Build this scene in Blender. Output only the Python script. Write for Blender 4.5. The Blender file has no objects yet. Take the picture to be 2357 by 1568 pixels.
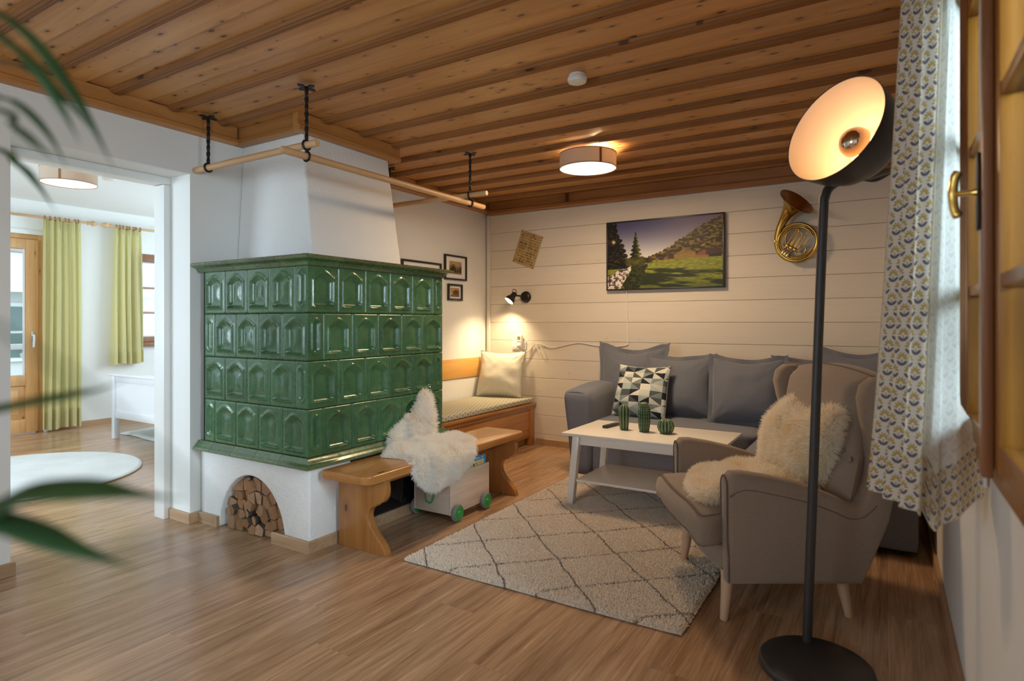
import bpy, bmesh, math, random
import numpy as np
from mathutils import Vector, Matrix

PI = math.pi
R = math.radians
rnd = random.Random(7)
SC = bpy.context.scene
COL = SC.collection

# ------------------------------------------------------------------ camera
cam_d = bpy.data.cameras.new('camera')
cam = bpy.data.objects.new('camera', cam_d)
COL.objects.link(cam)
cam.location = (0, 0, 1.2)
cam.rotation_euler = (PI / 2, 0, R(31.7))
cam_d.sensor_width = 36
cam_d.lens = 21.26
cam_d.shift_y = -0.0178
cam_d.clip_start = 0.02
cam_d.dof.use_dof = True
cam_d.dof.focus_distance = 3.6
cam_d.dof.aperture_fstop = 2.4
SC.camera = cam

# ------------------------------------------------------------------ exposure
SC.view_settings.view_transform = 'Standard'
SC.view_settings.look = 'None'
SC.view_settings.gamma = 1.0
SC.view_settings.use_curve_mapping = False
SC.view_settings.exposure = 1.1
SC.cycles.max_bounces = 9
SC.cycles.diffuse_bounces = 6
SC.cycles.glossy_bounces = 4
SC.cycles.transmission_bounces = 6
SC.cycles.transparent_max_bounces = 12
SC.cycles.sample_clamp_indirect = 6.0
SC.cycles.caustics_reflective = False
SC.cycles.caustics_refractive = False

# ------------------------------------------------------------------ world: soft overcast daylight
W = bpy.data.worlds.new('world')
SC.world = W
W.use_nodes = True
wn = W.node_tree
wn.nodes.clear()
wo = wn.nodes.new('ShaderNodeOutputWorld')
wb = wn.nodes.new('ShaderNodeBackground')
wb.inputs['Color'].default_value = (0.80, 0.90, 1.0, 1)
wb.inputs['Strength'].default_value = 1.25
wn.links.new(wb.outputs[0], wo.inputs[0])


def area(name, loc, rot, sx, sy, power, color):
    d = bpy.data.lights.new(name, 'AREA')
    d.shape = 'RECTANGLE'
    d.size, d.size_y = sx, sy
    d.energy = power
    d.color = color
    o = bpy.data.objects.new(name, d)
    COL.objects.link(o)
    o.location = loc
    o.rotation_euler = rot
    return o


DAY = (0.67, 0.86, 1.0)
# daylight at the windows of the room behind the camera, and unseen lamps added to brighten the bedroom
area('daylight_front_window', (-2.55, -1.93, 1.5), (R(90), 0, 0), 1.25, 1.15, 14, DAY)
area('daylight_side_window', (0.50, -0.85, 1.5), (R(90), 0, R(90)), 1.05, 1.2, 27, DAY)
nw = area('daylight_near_window', (1.30, 0.62, 2.05), (0, 0, 0), 1.5, 1.4, 130, DAY)
nw.rotation_euler = (Vector((0.2, 1.75, 1.35)) - Vector(nw.location)).to_track_quat('-Z', 'Y').to_euler()
area('added_bedroom_fill', (-5.8, -1.43, 1.5), (R(90), 0, 0), 2.0, 1.4, 52, DAY)  # added lamp out of view, brightens the bedroom; its window is invented
area('added_bedroom_gable_fill', (-6.0, 5.33, 1.5), (R(90), 0, R(180)), 1.6, 1.3, 30, DAY)  # second added lamp from the gable end, also for a brighter bedroom


# ------------------------------------------------------------------ tagging
def tag(o, label, cat, group=None):
    o['label'] = label
    o['category'] = cat
    if group:
        o['group'] = group
    return o


def thing(name, label, cat, loc=(0, 0, 0), rotz=0.0, group=None):
    o = bpy.data.objects.new(name, None)
    o.empty_display_size = 0.05
    COL.objects.link(o)
    o.location = loc
    o.rotation_euler = (0, 0, rotz)
    return tag(o, label, cat, group)


def dup(root, loc=None, rotz=None, label=None, name=None):
    """a thing copied with its parts and their sub-parts"""
    def cp(o, parent):
        c = o.copy()
        COL.objects.link(c)
        c.parent = parent
        for ch in list(kids.get(o.name, [])):
            cp(ch, c)
        return c
    kids = {}
    for o in bpy.data.objects:
        if o.parent:
            kids.setdefault(o.parent.name, []).append(o)
    r = cp(root, None)
    if loc is not None:
        r.location = loc
    if rotz is not None:
        r.rotation_euler = (0, 0, rotz)
    if label:
        r['label'] = label
    return r


# ------------------------------------------------------------------ mesh builder
class MB:
    def __init__(s):
        s.v, s.f, s.m, s.uv = [], [], [], {}

    def add(s, verts, faces, mi=0, uvs=None):
        b = len(s.v)
        s.v.extend([tuple(map(float, p)) for p in verts])
        for k, f in enumerate(faces):
            if uvs is not None:
                s.uv[len(s.f)] = [uvs[i] for i in f]
            s.f.append([b + i for i in f])
            s.m.append(mi)
        return s

    def box(s, x0, x1, y0, y1, z0, z1, mi=0):
        v = [(x0, y0, z0), (x1, y0, z0), (x1, y1, z0), (x0, y1, z0), (x0, y0, z1), (x1, y0, z1), (x1, y1, z1), (x0, y1, z1)]
        f = [(0, 3, 2, 1), (4, 5, 6, 7), (0, 1, 5, 4), (1, 2, 6, 5), (2, 3, 7, 6), (3, 0, 4, 7)]
        return s.add(v, f, mi)

    def bar(s, a, b, w, h, up=(0, 0, 1), mi=0):
        """box-section bar from a to b, w across, h along up"""
        a, b = Vector(a), Vector(b)
        d = (b - a).normalized()
        u = Vector(up)
        sd = d.cross(u).normalized()
        u = sd.cross(d).normalized()
        v = []
        for p in (a, b):
            for i, j in ((-1, -1), (1, -1), (1, 1), (-1, 1)):
                v.append(p + sd * (i * w / 2) + u * (j * h / 2))
        return s.add(v, [(3, 2, 1, 0), (4, 5, 6, 7), (0, 1, 5, 4), (1, 2, 6, 5), (2, 3, 7, 6), (3, 0, 4, 7)], mi)

    def rings(s, rings, closed=True, caps=True, mi=0, loop=False):
        n = len(rings[0])
        v = [p for r in rings for p in r]
        f = []
        m = len(rings)
        for i in range(m if loop else m - 1):
            j2 = (i + 1) % m
            for k in range(n if closed else n - 1):
                k2 = (k + 1) % n
                f.append((i * n + k, i * n + k2, j2 * n + k2, j2 * n + k))
        if caps and closed and not loop:
            f.append(tuple(range(n - 1, -1, -1)))
            f.append(tuple((m - 1) * n + k for k in range(n)))
        return s.add(v, f, mi)

    def tube(s, path, rad, n=10, caps=True, closed=False, mi=0, flat=1.0):
        P = [Vector(p) for p in path]
        m = len(P)
        rr = rad if isinstance(rad, (list, tuple)) else [rad] * m
        T = []
        for i in range(m):
            if closed:
                t = P[(i + 1) % m] - P[i - 1]
            else:
                t = P[min(i + 1, m - 1)] - P[max(i - 1, 0)]
            T.append(t.normalized())
        ref = Vector((0, 0, 1)) if abs(T[0].z) < 0.9 else Vector((1, 0, 0))
        N = (ref - T[0] * ref.dot(T[0])).normalized()
        out = []
        for i in range(m):
            N = (N - T[i] * N.dot(T[i])).normalized()
            B = T[i].cross(N)
            out.append([P[i] + (N * math.cos(a) + B * math.sin(a) * flat) * rr[i] for a in [2 * PI * k / n for k in range(n)]])
        return s.rings(out, True, caps, mi, loop=closed)

    def lathe(s, prof, n=28, c=(0, 0, 0), axis=None, mi=0, caps=True):
        """profile (r, z) about z, or about `axis` through c"""
        M = Matrix.Identity(3)
        if axis is not None:
            M = Vector((0, 0, 1)).rotation_difference(Vector(axis).normalized()).to_matrix()
        c = Vector(c)
        out = [[c + M @ Vector((r * math.cos(2 * PI * k / n), r * math.sin(2 * PI * k / n), z)) for k in range(n)] for r, z in prof]
        return s.rings(out, True, caps, mi)

    def prism(s, poly, lo, hi, plane='XZ', mi=0):
        """polygon extruded lo..hi along the remaining axis"""
        def P(a, b, t):
            return {'XZ': (a, t, b), 'YZ': (t, a, b), 'XY': (a, b, t)}[plane]
        n = len(poly)
        v = [P(a, b, lo) for a, b in poly] + [P(a, b, hi) for a, b in poly]
        f = [tuple(range(n)), tuple(range(2 * n - 1, n - 1, -1))] + [(k, n + k, n + (k + 1) % n, (k + 1) % n) for k in range(n)]
        return s.add(v, f, mi)

    def grid(s, fn, nu, nv, mi=0, uv=None, mfn=None):
        v, uvs = [], []
        for j in range(nv + 1):
            for i in range(nu + 1):
                v.append(fn(i / nu, j / nv))
                uvs.append(uv(i / nu, j / nv) if uv else (i / nu, j / nv))
        b = len(s.v)
        s.v.extend([tuple(map(float, p)) for p in v])
        for j in range(nv):
            for i in range(nu):
                q = [j * (nu + 1) + i, j * (nu + 1) + i + 1, (j + 1) * (nu + 1) + i + 1, (j + 1) * (nu + 1) + i]
                s.uv[len(s.f)] = [uvs[k] for k in q]
                s.f.append([b + k for k in q])
                s.m.append(mfn(i / nu, j / nv) if mfn else mi)
        return s

    def build(s, name, mat, parent=None, origin=None, bevel=0.0, seg=2, bang=40, smooth=35, subsurf=0, solid=0.0, world=True, weld=False, fixn=True):
        """ONE mesh object. verts are world coordinates when the parent carries no rotation and world=True."""
        off = Vector((0, 0, 0))
        if parent is not None and world:
            q = parent
            while q is not None:
                off += Vector(q.location)
                q = q.parent
        loc = Vector((0, 0, 0))
        if origin is not None:
            loc = Vector(origin) - (off if parent is not None else Vector((0, 0, 0)))
            off = Vector(origin)
        me = bpy.data.meshes.new(name)
        me.from_pydata([(p[0] - off.x, p[1] - off.y, p[2] - off.z) for p in s.v], [], s.f)
        mats = mat if isinstance(mat, (list, tuple)) else [mat]
        for q in mats:
            me.materials.append(q)
        if len(mats) > 1:
            me.polygons.foreach_set('material_index', s.m)
        if s.uv:
            ul = me.uv_layers.new(name='UVMap')
            for fi, cs in s.uv.items():
                p = me.polygons[fi]
                for k, li in enumerate(p.loop_indices):
                    ul.data[li].uv = cs[k]
        if bevel > 0 or weld or fixn:
            bm = bmesh.new()
            bm.from_mesh(me)
            if weld:
                bmesh.ops.remove_doubles(bm, verts=bm.verts, dist=1e-5)
            if fixn:
                bmesh.ops.recalc_face_normals(bm, faces=bm.faces)
            if bevel > 0:
                es = [e for e in bm.edges if len(e.link_faces) == 2 and e.calc_face_angle(0) > R(bang)]
                bmesh.ops.bevel(bm, geom=es, offset=bevel, segments=seg, profile=0.5, affect='EDGES', clamp_overlap=True)
            bm.to_mesh(me)
            bm.free()
        if smooth:
            me.shade_smooth()
            if smooth < 180:
                me.set_sharp_from_angle(angle=R(smooth))
        o = bpy.data.objects.new(name, me)
        COL.objects.link(o)
        o.location = loc
        if parent is not None:
            o.parent = parent
        if solid:
            md = o.modifiers.new('solid', 'SOLIDIFY')
            md.thickness = solid
            md.offset = 0
        if subsurf:
            md = o.modifiers.new('sub', 'SUBSURF')
            md.levels = md.render_levels = subsurf
        return o


def structure(o):
    o['kind'] = 'structure'
    return o


def child_copy(o, parent, loc, rot=None):
    c = o.copy()
    COL.objects.link(c)
    c.parent = parent
    c.location = loc
    if rot is not None:
        c.rotation_euler = rot
    return c


def soft(hx, hy, hz, r, n=8, crown=(0, 0, 0), warp=None):
    """rounded upholstery block, half extents hx hy hz, edge radius r, crowned faces, then warped. Returns MB."""
    mb = MB()
    H = (hx, hy, hz)
    cache = {}
    vs, fs = [], []

    def vid(p):
        k = (round(p[0], 6), round(p[1], 6), round(p[2], 6))
        if k not in cache:
            q = [p[i] * H[i] for i in range(3)]
            inner = [max(-(H[i] - r), min(H[i] - r, q[i])) for i in range(3)]
            d = Vector([q[i] - inner[i] for i in range(3)])
            if d.length > 1e-9:
                d.normalize()
            w = [inner[i] + d[i] * r for i in range(3)]
            for ax in range(3):
                if crown[ax]:
                    a, b = [i for i in range(3) if i != ax]
                    k2 = (1 - abs(p[a]) ** 2.4) * (1 - abs(p[b]) ** 2.4)
                    w[ax] += crown[ax] * k2 * (p[ax])
            if warp:
                w = warp(*w)
            cache[k] = len(vs)
            vs.append(tuple(w))
        return cache[k]

    def t(i):
        # cluster samples near the rims so the rounding is smooth
        x = i / n * 2 - 1
        return math.copysign(abs(x) ** 0.62, x)
    for ax in range(3):
        a, b = [i for i in range(3) if i != ax]
        for sg in (-1, 1):
            for i in range(n):
                for j in range(n):
                    q = []
                    for (ii, jj) in ((i, j), (i + 1, j), (i + 1, j + 1), (i, j + 1)):
                        p = [0, 0, 0]
                        p[ax] = sg
                        p[a], p[b] = t(ii), t(jj)
                        q.append(vid(p))
                    if (sg > 0) == (ax == 1):
                        q.reverse()
                    fs.append(q)
    mb.add(vs, fs)
    return mb


def arc(c, r, a0, a1, n):
    return [(c[0] + r * math.cos(R(a0 + (a1 - a0) * k / n)), c[1] + r * math.sin(R(a0 + (a1 - a0) * k / n))) for k in range(n + 1)]


def spline(pts, n):
    """Catmull-Rom through pts (any dimension), n samples per span"""
    P = [np.array(p, float) for p in pts]
    out = []
    for i in range(len(P) - 1):
        p0 = P[max(i - 1, 0)]
        p1, p2 = P[i], P[i + 1]
        p3 = P[min(i + 2, len(P) - 1)]
        for k in range(n):
            t = k / n
            out.append(tuple(0.5 * ((2 * p1) + (p2 - p0) * t + (2 * p0 - 5 * p1 + 4 * p2 - p3) * t * t + (-p0 + 3 * p1 - 3 * p2 + p3) * t ** 3)))
    out.append(tuple(P[-1]))
    return out


def sweep(path, prof):
    """profile (out, z) carried along a polyline in XY, mitred; out is to the right of travel"""
    mb = MB()
    P = [Vector(p) for p in path]
    out = []
    for i, p in enumerate(P):
        ns = []
        if i > 0:
            d = (P[i] - P[i - 1]).normalized()
            ns.append(Vector((d.y, -d.x)))
        if i < len(P) - 1:
            d = (P[i + 1] - P[i]).normalized()
            ns.append(Vector((d.y, -d.x)))
        m = ns[0] if len(ns) == 1 else (ns[0] + ns[1]).normalized() / max(0.3, math.cos(ns[0].angle(ns[1]) / 2))
        out.append([(p.x + m.x * a, p.y + m.y * a, z) for a, z in prof])
    return mb.rings(out, True, True)


def smoothstep(a, b, x):
    t = min(1, max(0, (x - a) / (b - a)))
    return t * t * (3 - 2 * t)


def vnoise(x, y, seed=0):
    """cheap value noise"""
    def h(i, j):
        n = (i * 374761393 + j * 668265263 + seed * 982451653) & 0xffffffff
        n = ((n ^ (n >> 13)) * 1274126177) & 0xffffffff
        return ((n ^ (n >> 16)) & 0xffff) / 65535.0
    i, j = math.floor(x), math.floor(y)
    fx, fy = x - i, y - j
    fx, fy = fx * fx * (3 - 2 * fx), fy * fy * (3 - 2 * fy)
    return (h(i, j) * (1 - fx) + h(i + 1, j) * fx) * (1 - fy) + (h(i, j + 1) * (1 - fx) + h(i + 1, j + 1) * fx) * fy


def fbm(x, y, seed=0, o=4):
    s, a = 0, 0.5
    for k in range(o):
        s += a * vnoise(x * 2 ** k, y * 2 ** k, seed + k)
        a *= 0.5
    return s / (1 - 0.5 ** o)


def srgb(r, g, b):
    def f(c):
        c = c / 255.0
        return c / 12.92 if c <= 0.04045 else ((c + 0.055) / 1.055) ** 2.4
    return (f(r), f(g), f(b))


# ------------------------------------------------------------------ materials
class S:
    """a node socket (or number) with arithmetic"""
    def __init__(s, g, k):
        s.g, s.k = g, k

    def _m(s, op, *o):
        nd = s.g.nt.nodes.new('ShaderNodeMath')
        nd.operation = op
        for i, a in enumerate((s,) + o):
            a = a.k if isinstance(a, S) else a
            if isinstance(a, (int, float)):
                nd.inputs[i].default_value = a
            else:
                s.g.nt.links.new(a, nd.inputs[i])
        return S(s.g, nd.outputs[0])

    def __add__(s, o): return s._m('ADD', o)
    def __radd__(s, o): return s._m('ADD', o)
    def __sub__(s, o): return s._m('SUBTRACT', o)
    def __rsub__(s, o): return S(s.g, o)._m('SUBTRACT', s)
    def __mul__(s, o): return s._m('MULTIPLY', o)
    def __rmul__(s, o): return s._m('MULTIPLY', o)
    def __truediv__(s, o): return s._m('DIVIDE', o)
    def sin(s): return s._m('SINE')
    def abs(s): return s._m('ABSOLUTE')
    def frac(s): return s._m('FRACT')
    def floor(s): return s._m('FLOOR')
    def sqrt(s): return s._m('SQRT')
    def lt(s, o): return s._m('LESS_THAN', o)
    def gt(s, o): return s._m('GREATER_THAN', o)
    def min(s, o): return s._m('MINIMUM', o)
    def max(s, o): return s._m('MAXIMUM', o)
    def mod(s, o): return s._m('FLOORED_MODULO', o)

    def map(s, a, b, c=0.0, d=1.0, smooth=False):
        nd = s.g.nt.nodes.new('ShaderNodeMapRange')
        nd.interpolation_type = 'SMOOTHSTEP' if smooth else 'LINEAR'
        s.g.nt.links.new(s.k, nd.inputs[0])
        for i, q in enumerate((a, b, c, d)):
            nd.inputs[i + 1].default_value = q
        return S(s.g, nd.outputs[0])


class G:
    def __init__(g, name):
        g.mat = bpy.data.materials.new(name)
        g.mat.use_nodes = True
        g.nt = g.mat.node_tree
        g.nt.nodes.clear()
        g.out = g.nt.nodes.new('ShaderNodeOutputMaterial')

    def node(g, kind, ins=None, **props):
        nd = g.nt.nodes.new('ShaderNode' + kind)
        for k, v in props.items():
            setattr(nd, k, v)
        for k, v in (ins or {}).items():
            g.set(nd.inputs[k], v)
        return nd

    def set(g, sock, v):
        if isinstance(v, S):
            v = v.k
        if isinstance(v, bpy.types.NodeSocket):
            g.nt.links.new(v, sock)
        elif isinstance(v, (tuple, list)) and sock.type == 'RGBA' and len(v) == 3:
            sock.default_value = (*v, 1)
        else:
            sock.default_value = v

    def pos(g):
        return g.node('NewGeometry').outputs['Position']

    def objc(g):
        return g.node('TexCoord').outputs['Object']

    def uv(g):
        return g.node('TexCoord').outputs['UV']

    def rand(g):
        return S(g, g.node('ObjectInfo').outputs['Random'])

    def xyz(g, vec):
        nd = g.node('SeparateXYZ', {0: vec})
        return [S(g, nd.outputs[i]) for i in range(3)]

    def vec(g, x, y, z=0.0):
        return g.node('CombineXYZ', {0: x, 1: y, 2: z}).outputs[0]

    def scaled(g, vec, sc, off=None):
        nd = g.node('VectorMath', {0: vec, 1: sc}, operation='MULTIPLY')
        if off is None:
            return nd.outputs[0]
        o = g.vec(off, off * 1.7, off * 0.6)
        return g.node('VectorMath', {0: nd.outputs[0], 1: o}, operation='ADD').outputs[0]

    def noise(g, vec, scale, detail=3, rough=0.55, dist=0.0):
        nd = g.node('TexNoise', {'Vector': vec, 'Scale': scale, 'Detail': detail, 'Roughness': rough, 'Distortion': dist})
        return S(g, nd.outputs['Fac'])

    def ramp(g, fac, stops):
        nd = g.node('ValToRGB', {'Fac': fac})
        el = nd.color_ramp.elements
        while len(el) < len(stops):
            el.new(0.5)
        for e, (p, c) in zip(el, stops):
            e.position = p
            e.color = (*c, 1)
        return nd.outputs['Color']

    def mix(g, fac, a, b, mode='MIX'):
        nd = g.node('Mix', data_type='RGBA', blend_type=mode)
        g.set(nd.inputs['Factor'], fac)
        g.set(nd.inputs[6], a)
        g.set(nd.inputs[7], b)
        return nd.outputs[2]

    def bump(g, h, strength=0.3, dist=0.01, normal=None):
        nd = g.node('Bump', {'Height': h, 'Strength': strength, 'Distance': dist})
        if normal is not None:
            g.nt.links.new(normal, nd.inputs['Normal'])
        return nd.outputs[0]

    def pbr(g, color, rough=0.5, metal=0.0, normal=None, spec=0.5, **kw):
        nd = g.node('BsdfPrincipled', {'Base Color': color, 'Roughness': rough, 'Metallic': metal, 'Specular IOR Level': spec})
        for k, v in kw.items():
            g.set(nd.inputs[k.replace('_', ' ')], v)
        if normal is not None:
            g.nt.links.new(normal, nd.inputs['Normal'])
        return nd.outputs[0]

    def done(g, shader):
        g.nt.links.new(shader, g.out.inputs['Surface'])
        return g.mat


def plain(name, color, rough=0.5, metal=0.0, spec=0.5, bump=0.0, bscale=200, var=0.0, **kw):
    g = G(name)
    p = g.objc()
    c = color
    if var:
        nz = g.noise(p, 3.0, 4)
        c = g.mix(nz.map(0.3, 0.7), tuple(q * (1 - var) for q in color), tuple(min(1, q * (1 + var)) for q in color))
    nrm = None
    if bump:
        nrm = g.bump(g.noise(p, bscale, 3), bump, 0.004)
    return g.done(g.pbr(c, rough, metal, nrm, spec, **kw))


def wood(name, dark, mid, light, axis='Y', rough=0.45, spec=0.4, knots=0.0, kscale=(1.6, 9.0), var=0.25, grain=1.0, knotcol=(0.05, 0.018, 0.006), bump=0.08, use_obj=False, coat=0.0):
    """boards: stretched grain along `axis`, each object its own offset and tone"""
    g = G(name)
    p = g.objc() if use_obj else g.pos()
    r = g.rand()
    sc = {'X': (0.9, 11, 11), 'Y': (11, 0.9, 11), 'Z': (11, 11, 0.9)}[axis]
    q = g.scaled(p, sc, r * 60.0)
    n1 = g.noise(q, 1.0 * grain, 5, 0.6, 1.4)
    sc2 = tuple(a * 5.0 if a > 5 else a * 1.6 for a in sc)
    n2 = g.noise(g.scaled(p, sc2, r * 31.0), 1.5 * grain, 3, 0.7)
    fac = n1 * 0.72 + n2 * 0.28
    col = g.ramp(fac, [(0.28, dark), (0.5, mid), (0.72, light)])
    tone = r.map(0, 1, 1 - var, 1 + var * 0.55)
    nd = g.node('VectorMath', {0: col}, operation='SCALE')
    g.set(nd.inputs['Scale'], tone)
    col = nd.outputs[0]
    h = n2
    if knots:
        x, y, z = g.xyz(p)
        a, b = {'X': (x, y), 'Y': (y, x), 'Z': (z, x + y)}[axis]
        kv = g.vec(a * kscale[0] + r * 17.0, b * kscale[1] + r * 9.0, r * 5.0)
        vor = g.node('TexVoronoi', {'Vector': kv, 'Scale': 1.0, 'Randomness': 1.0}, voronoi_dimensions='2D')
        d = S(g, vor.outputs['Distance'])
        cr, cg, cb = [S(g, o) for o in g.node('SeparateColor', {0: vor.outputs['Color']}).outputs[:3]]
        size = cr.map(0.15, 1, 0.02, 0.12 * knots)
        kn = (d / size).map(0.55, 1.0, 1.0, 0.0, True) * cg.gt(0.3)
        halo = (d / size).map(0.8, 3.0, 0.45, 0.0, True) * cg.gt(0.35)
        col = g.mix(halo, col, tuple(c * 0.75 for c in dark))
        col = g.mix(kn * 0.9, col, knotcol)
    return g.done(g.pbr(col, rough, 0.0, g.bump(h, bump, 0.003), spec, Coat_Weight=coat, Coat_Roughness=0.25))


def fabric(name, a, b, weave=900, rough=0.95, var=0.08, sheen=0.25, bump=0.25):
    g = G(name)
    p = g.objc()
    x, y, z = g.xyz(p)
    w1 = g.noise(g.scaled(p, (weave * 0.18, weave, weave)), 1.0, 1)
    w2 = g.noise(g.scaled(p, (weave, weave, weave * 0.14)), 1.0, 1)
    f = (w1 + w2) * 0.5
    big = g.noise(p, 3.5, 3)
    col = g.mix(f.map(0.35, 0.65), a, b)
    col = g.mix(big.map(0.3, 0.7, 0.0, var), col, tuple(c * 0.6 for c in a))
    return g.done(g.pbr(col, rough, 0.0, g.bump(f, bump, 0.0015), 0.2, Sheen_Weight=sheen, Sheen_Roughness=0.5))


def emit(name, color, strength):
    g = G(name)
    return g.done(g.node('Emission', {'Color': color, 'Strength': strength}).outputs[0])


M = {}
# walls
def plaster(name, color, scale, strength, dist, rough=0.9):
    g = G(name)
    p = g.pos()
    n = g.noise(p, scale, 4, 0.6)
    n2 = g.noise(p, scale * 0.3, 2)
    big = g.noise(p, 1.3, 3)
    col = g.mix(big.map(0.3, 0.7), tuple(c * 0.965 for c in color), color)
    return g.done(g.pbr(col, rough, 0, g.bump(n * 0.7 + n2 * 0.5, strength, dist), 0.25))


M['wall'] = plaster('white_wall_paint', (0.80, 0.80, 0.78), 160, 0.08, 0.002)
M['plaster'] = plaster('rough_white_plaster', (0.80, 0.80, 0.785), 62, 0.9, 0.007)
M['frame_white'] = plain('white_lacquered_wood', (0.80, 0.80, 0.78), 0.35, bump=0.03)
M['lacquer'] = plain('white_table_lacquer', (0.83, 0.81, 0.78), 0.28, bump=0.02)
M['bedwhite'] = plain('white_bed_paint', (0.78, 0.81, 0.85), 0.35, bump=0.02)


def _panel():
    g = G('cream_painted_boards')
    p = g.pos()
    r = g.rand()
    n = g.noise(g.scaled(p, (1.2, 10, 16), r * 40.0), 2.0, 4, 0.6, 0.6)
    spk = g.noise(p, 9.0, 2)
    base = g.mix(r, (0.70, 0.645, 0.56), (0.755, 0.70, 0.615))
    col = g.mix(n.map(0.35, 0.75, 0.0, 0.16), base, (0.55, 0.48, 0.39))
    col = g.mix(spk.map(0.70, 0.78, 0.0, 0.35), col, (0.50, 0.40, 0.28))
    return g.done(g.pbr(col, 0.55, 0, g.bump(n, 0.05, 0.002), 0.35))


M['panel'] = _panel()
M['panel_trim'] = plain('cream_painted_trim', (0.74, 0.70, 0.62), 0.5)
# woods
M['ceil'] = wood('aged_pine_ceiling', (0.45, 0.205, 0.062), (0.57, 0.285, 0.095), (0.66, 0.355, 0.13), 'X', 0.38, 0.45, knots=1.25, kscale=(5.5, 13.0), var=0.10, knotcol=(0.06, 0.022, 0.007), bump=0.10)
M['rib'] = wood('dark_pine_ribs', (0.19, 0.075, 0.022), (0.27, 0.112, 0.034), (0.34, 0.152, 0.05), 'X', 0.5, 0.3, knots=0.7, kscale=(2.0, 9.0), var=0.15)
M['cornice_y'] = wood('pine_cornice_along_wall', (0.34, 0.135, 0.035), (0.46, 0.205, 0.06), (0.55, 0.27, 0.09), 'Y', 0.38, 0.45, knots=0.5, kscale=(1.2, 5.0), var=0.08)
M['cornice_x'] = wood('pine_cornice_across', (0.28, 0.105, 0.028), (0.38, 0.165, 0.048), (0.47, 0.22, 0.07), 'X', 0.38, 0.45, knots=0.5, kscale=(1.2, 5.0), var=0.12)


def _floor():
    g = G('oak_plank_floor')
    p = g.pos()
    r = g.rand()
    q = g.scaled(p, (10, 0.62, 10), r * 60.0)
    n1 = g.noise(q, 1.1, 6, 0.62, 1.8)
    n2 = g.noise(g.scaled(p, (85, 2.4, 85), r * 31.0), 1.5, 3, 0.7)
    fac = n1 * 0.62 + n2 * 0.38
    col = g.ramp(fac, [(0.28, (0.15, 0.078, 0.040)), (0.42, (0.30, 0.175, 0.097)), (0.54, (0.435, 0.268, 0.157)), (0.68, (0.58, 0.385, 0.24))])
    crack = g.noise(g.scaled(p, (26, 1.5, 10), r * 11.0), 1.0, 4, 0.7, 0.6)
    col = g.mix(crack.map(0.68, 0.78, 0.0, 0.6), col, (0.08, 0.04, 0.02))
    nd = g.node('VectorMath', {0: col}, operation='SCALE')
    g.set(nd.inputs['Scale'], r.map(0, 1, 0.86, 1.10))
    rough = n2.map(0.2, 0.8, 0.17, 0.30)
    return g.done(g.pbr(nd.outputs[0], rough, 0, g.bump(n2, 0.10, 0.002), 0.45))


M['floor'] = _floor()
M['oaktrim'] = wood('oak_baseboard', (0.30, 0.18, 0.10), (0.43, 0.275, 0.16), (0.52, 0.35, 0.215), 'Y', 0.45, 0.35, var=0.08)
M['oaktrim_x'] = wood('oak_baseboard_across', (0.30, 0.18, 0.10), (0.43, 0.275, 0.16), (0.52, 0.35, 0.215), 'X', 0.45, 0.35, var=0.08)
M['pine_y'] = wood('varnished_pine_along', (0.30, 0.115, 0.025), (0.43, 0.185, 0.048), (0.53, 0.255, 0.08), 'Y', 0.24, 0.5, knots=0.5, kscale=(1.5, 5.0), var=0.05, coat=0.3)
M['pine_z'] = wood('varnished_pine_upright', (0.27, 0.10, 0.023), (0.38, 0.162, 0.043), (0.47, 0.22, 0.07), 'Z', 0.3, 0.5, knots=0.6, kscale=(2.5, 5.0), var=0.06, coat=0.2)
M['pine_light'] = wood('yellow_pine_board', (0.60, 0.28, 0.055), (0.72, 0.38, 0.095), (0.80, 0.46, 0.14), 'Y', 0.35, 0.5, knots=0.8, kscale=(3.0, 9.0), var=0.04, knotcol=(0.30, 0.10, 0.02), coat=0.2)
M['rod'] = wood('beech_rod', (0.50, 0.29, 0.14), (0.60, 0.37, 0.19), (0.68, 0.45, 0.25), 'Y', 0.4, 0.4, var=0.1)
M['rod_x'] = wood('beech_rod_across', (0.50, 0.29, 0.14), (0.60, 0.37, 0.19), (0.68, 0.45, 0.25), 'X', 0.4, 0.4, var=0.1)
M['beech'] = wood('beech_leg', (0.50, 0.33, 0.21), (0.58, 0.40, 0.265), (0.64, 0.46, 0.32), 'Z', 0.4, 0.4, var=0.05)
M['toywood_y'] = wood('pale_pine_toy_along', (0.56, 0.40, 0.30), (0.70, 0.56, 0.44), (0.76, 0.645, 0.53), 'Y', 0.5, 0.35, var=0.08)
M['toywood_x'] = wood('pale_pine_toy_across', (0.50, 0.37, 0.28), (0.63, 0.50, 0.40), (0.70, 0.58, 0.48), 'X', 0.5, 0.35, var=0.08)
M['honey'] = wood('honey_window_wood', (0.21, 0.074, 0.009), (0.31, 0.122, 0.017), (0.38, 0.165, 0.03), 'Z', 0.3, 0.5, var=0.08, coat=0.25)
M['honey_y'] = wood('honey_window_wood_level', (0.21, 0.074, 0.009), (0.31, 0.122, 0.017), (0.38, 0.165, 0.03), 'Y', 0.3, 0.5, var=0.08, coat=0.25)
M['brownwood'] = wood('brown_stained_window_wood', (0.19, 0.075, 0.032), (0.27, 0.115, 0.05), (0.33, 0.15, 0.068), 'Z', 0.35, 0.5, var=0.08)
M['larch'] = wood('larch_balcony_door', (0.50, 0.255, 0.09), (0.62, 0.34, 0.135), (0.70, 0.42, 0.19), 'Z', 0.35, 0.5, knots=0.6, kscale=(1.6, 6.0), var=0.06, knotcol=(0.25, 0.1, 0.03))


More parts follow.
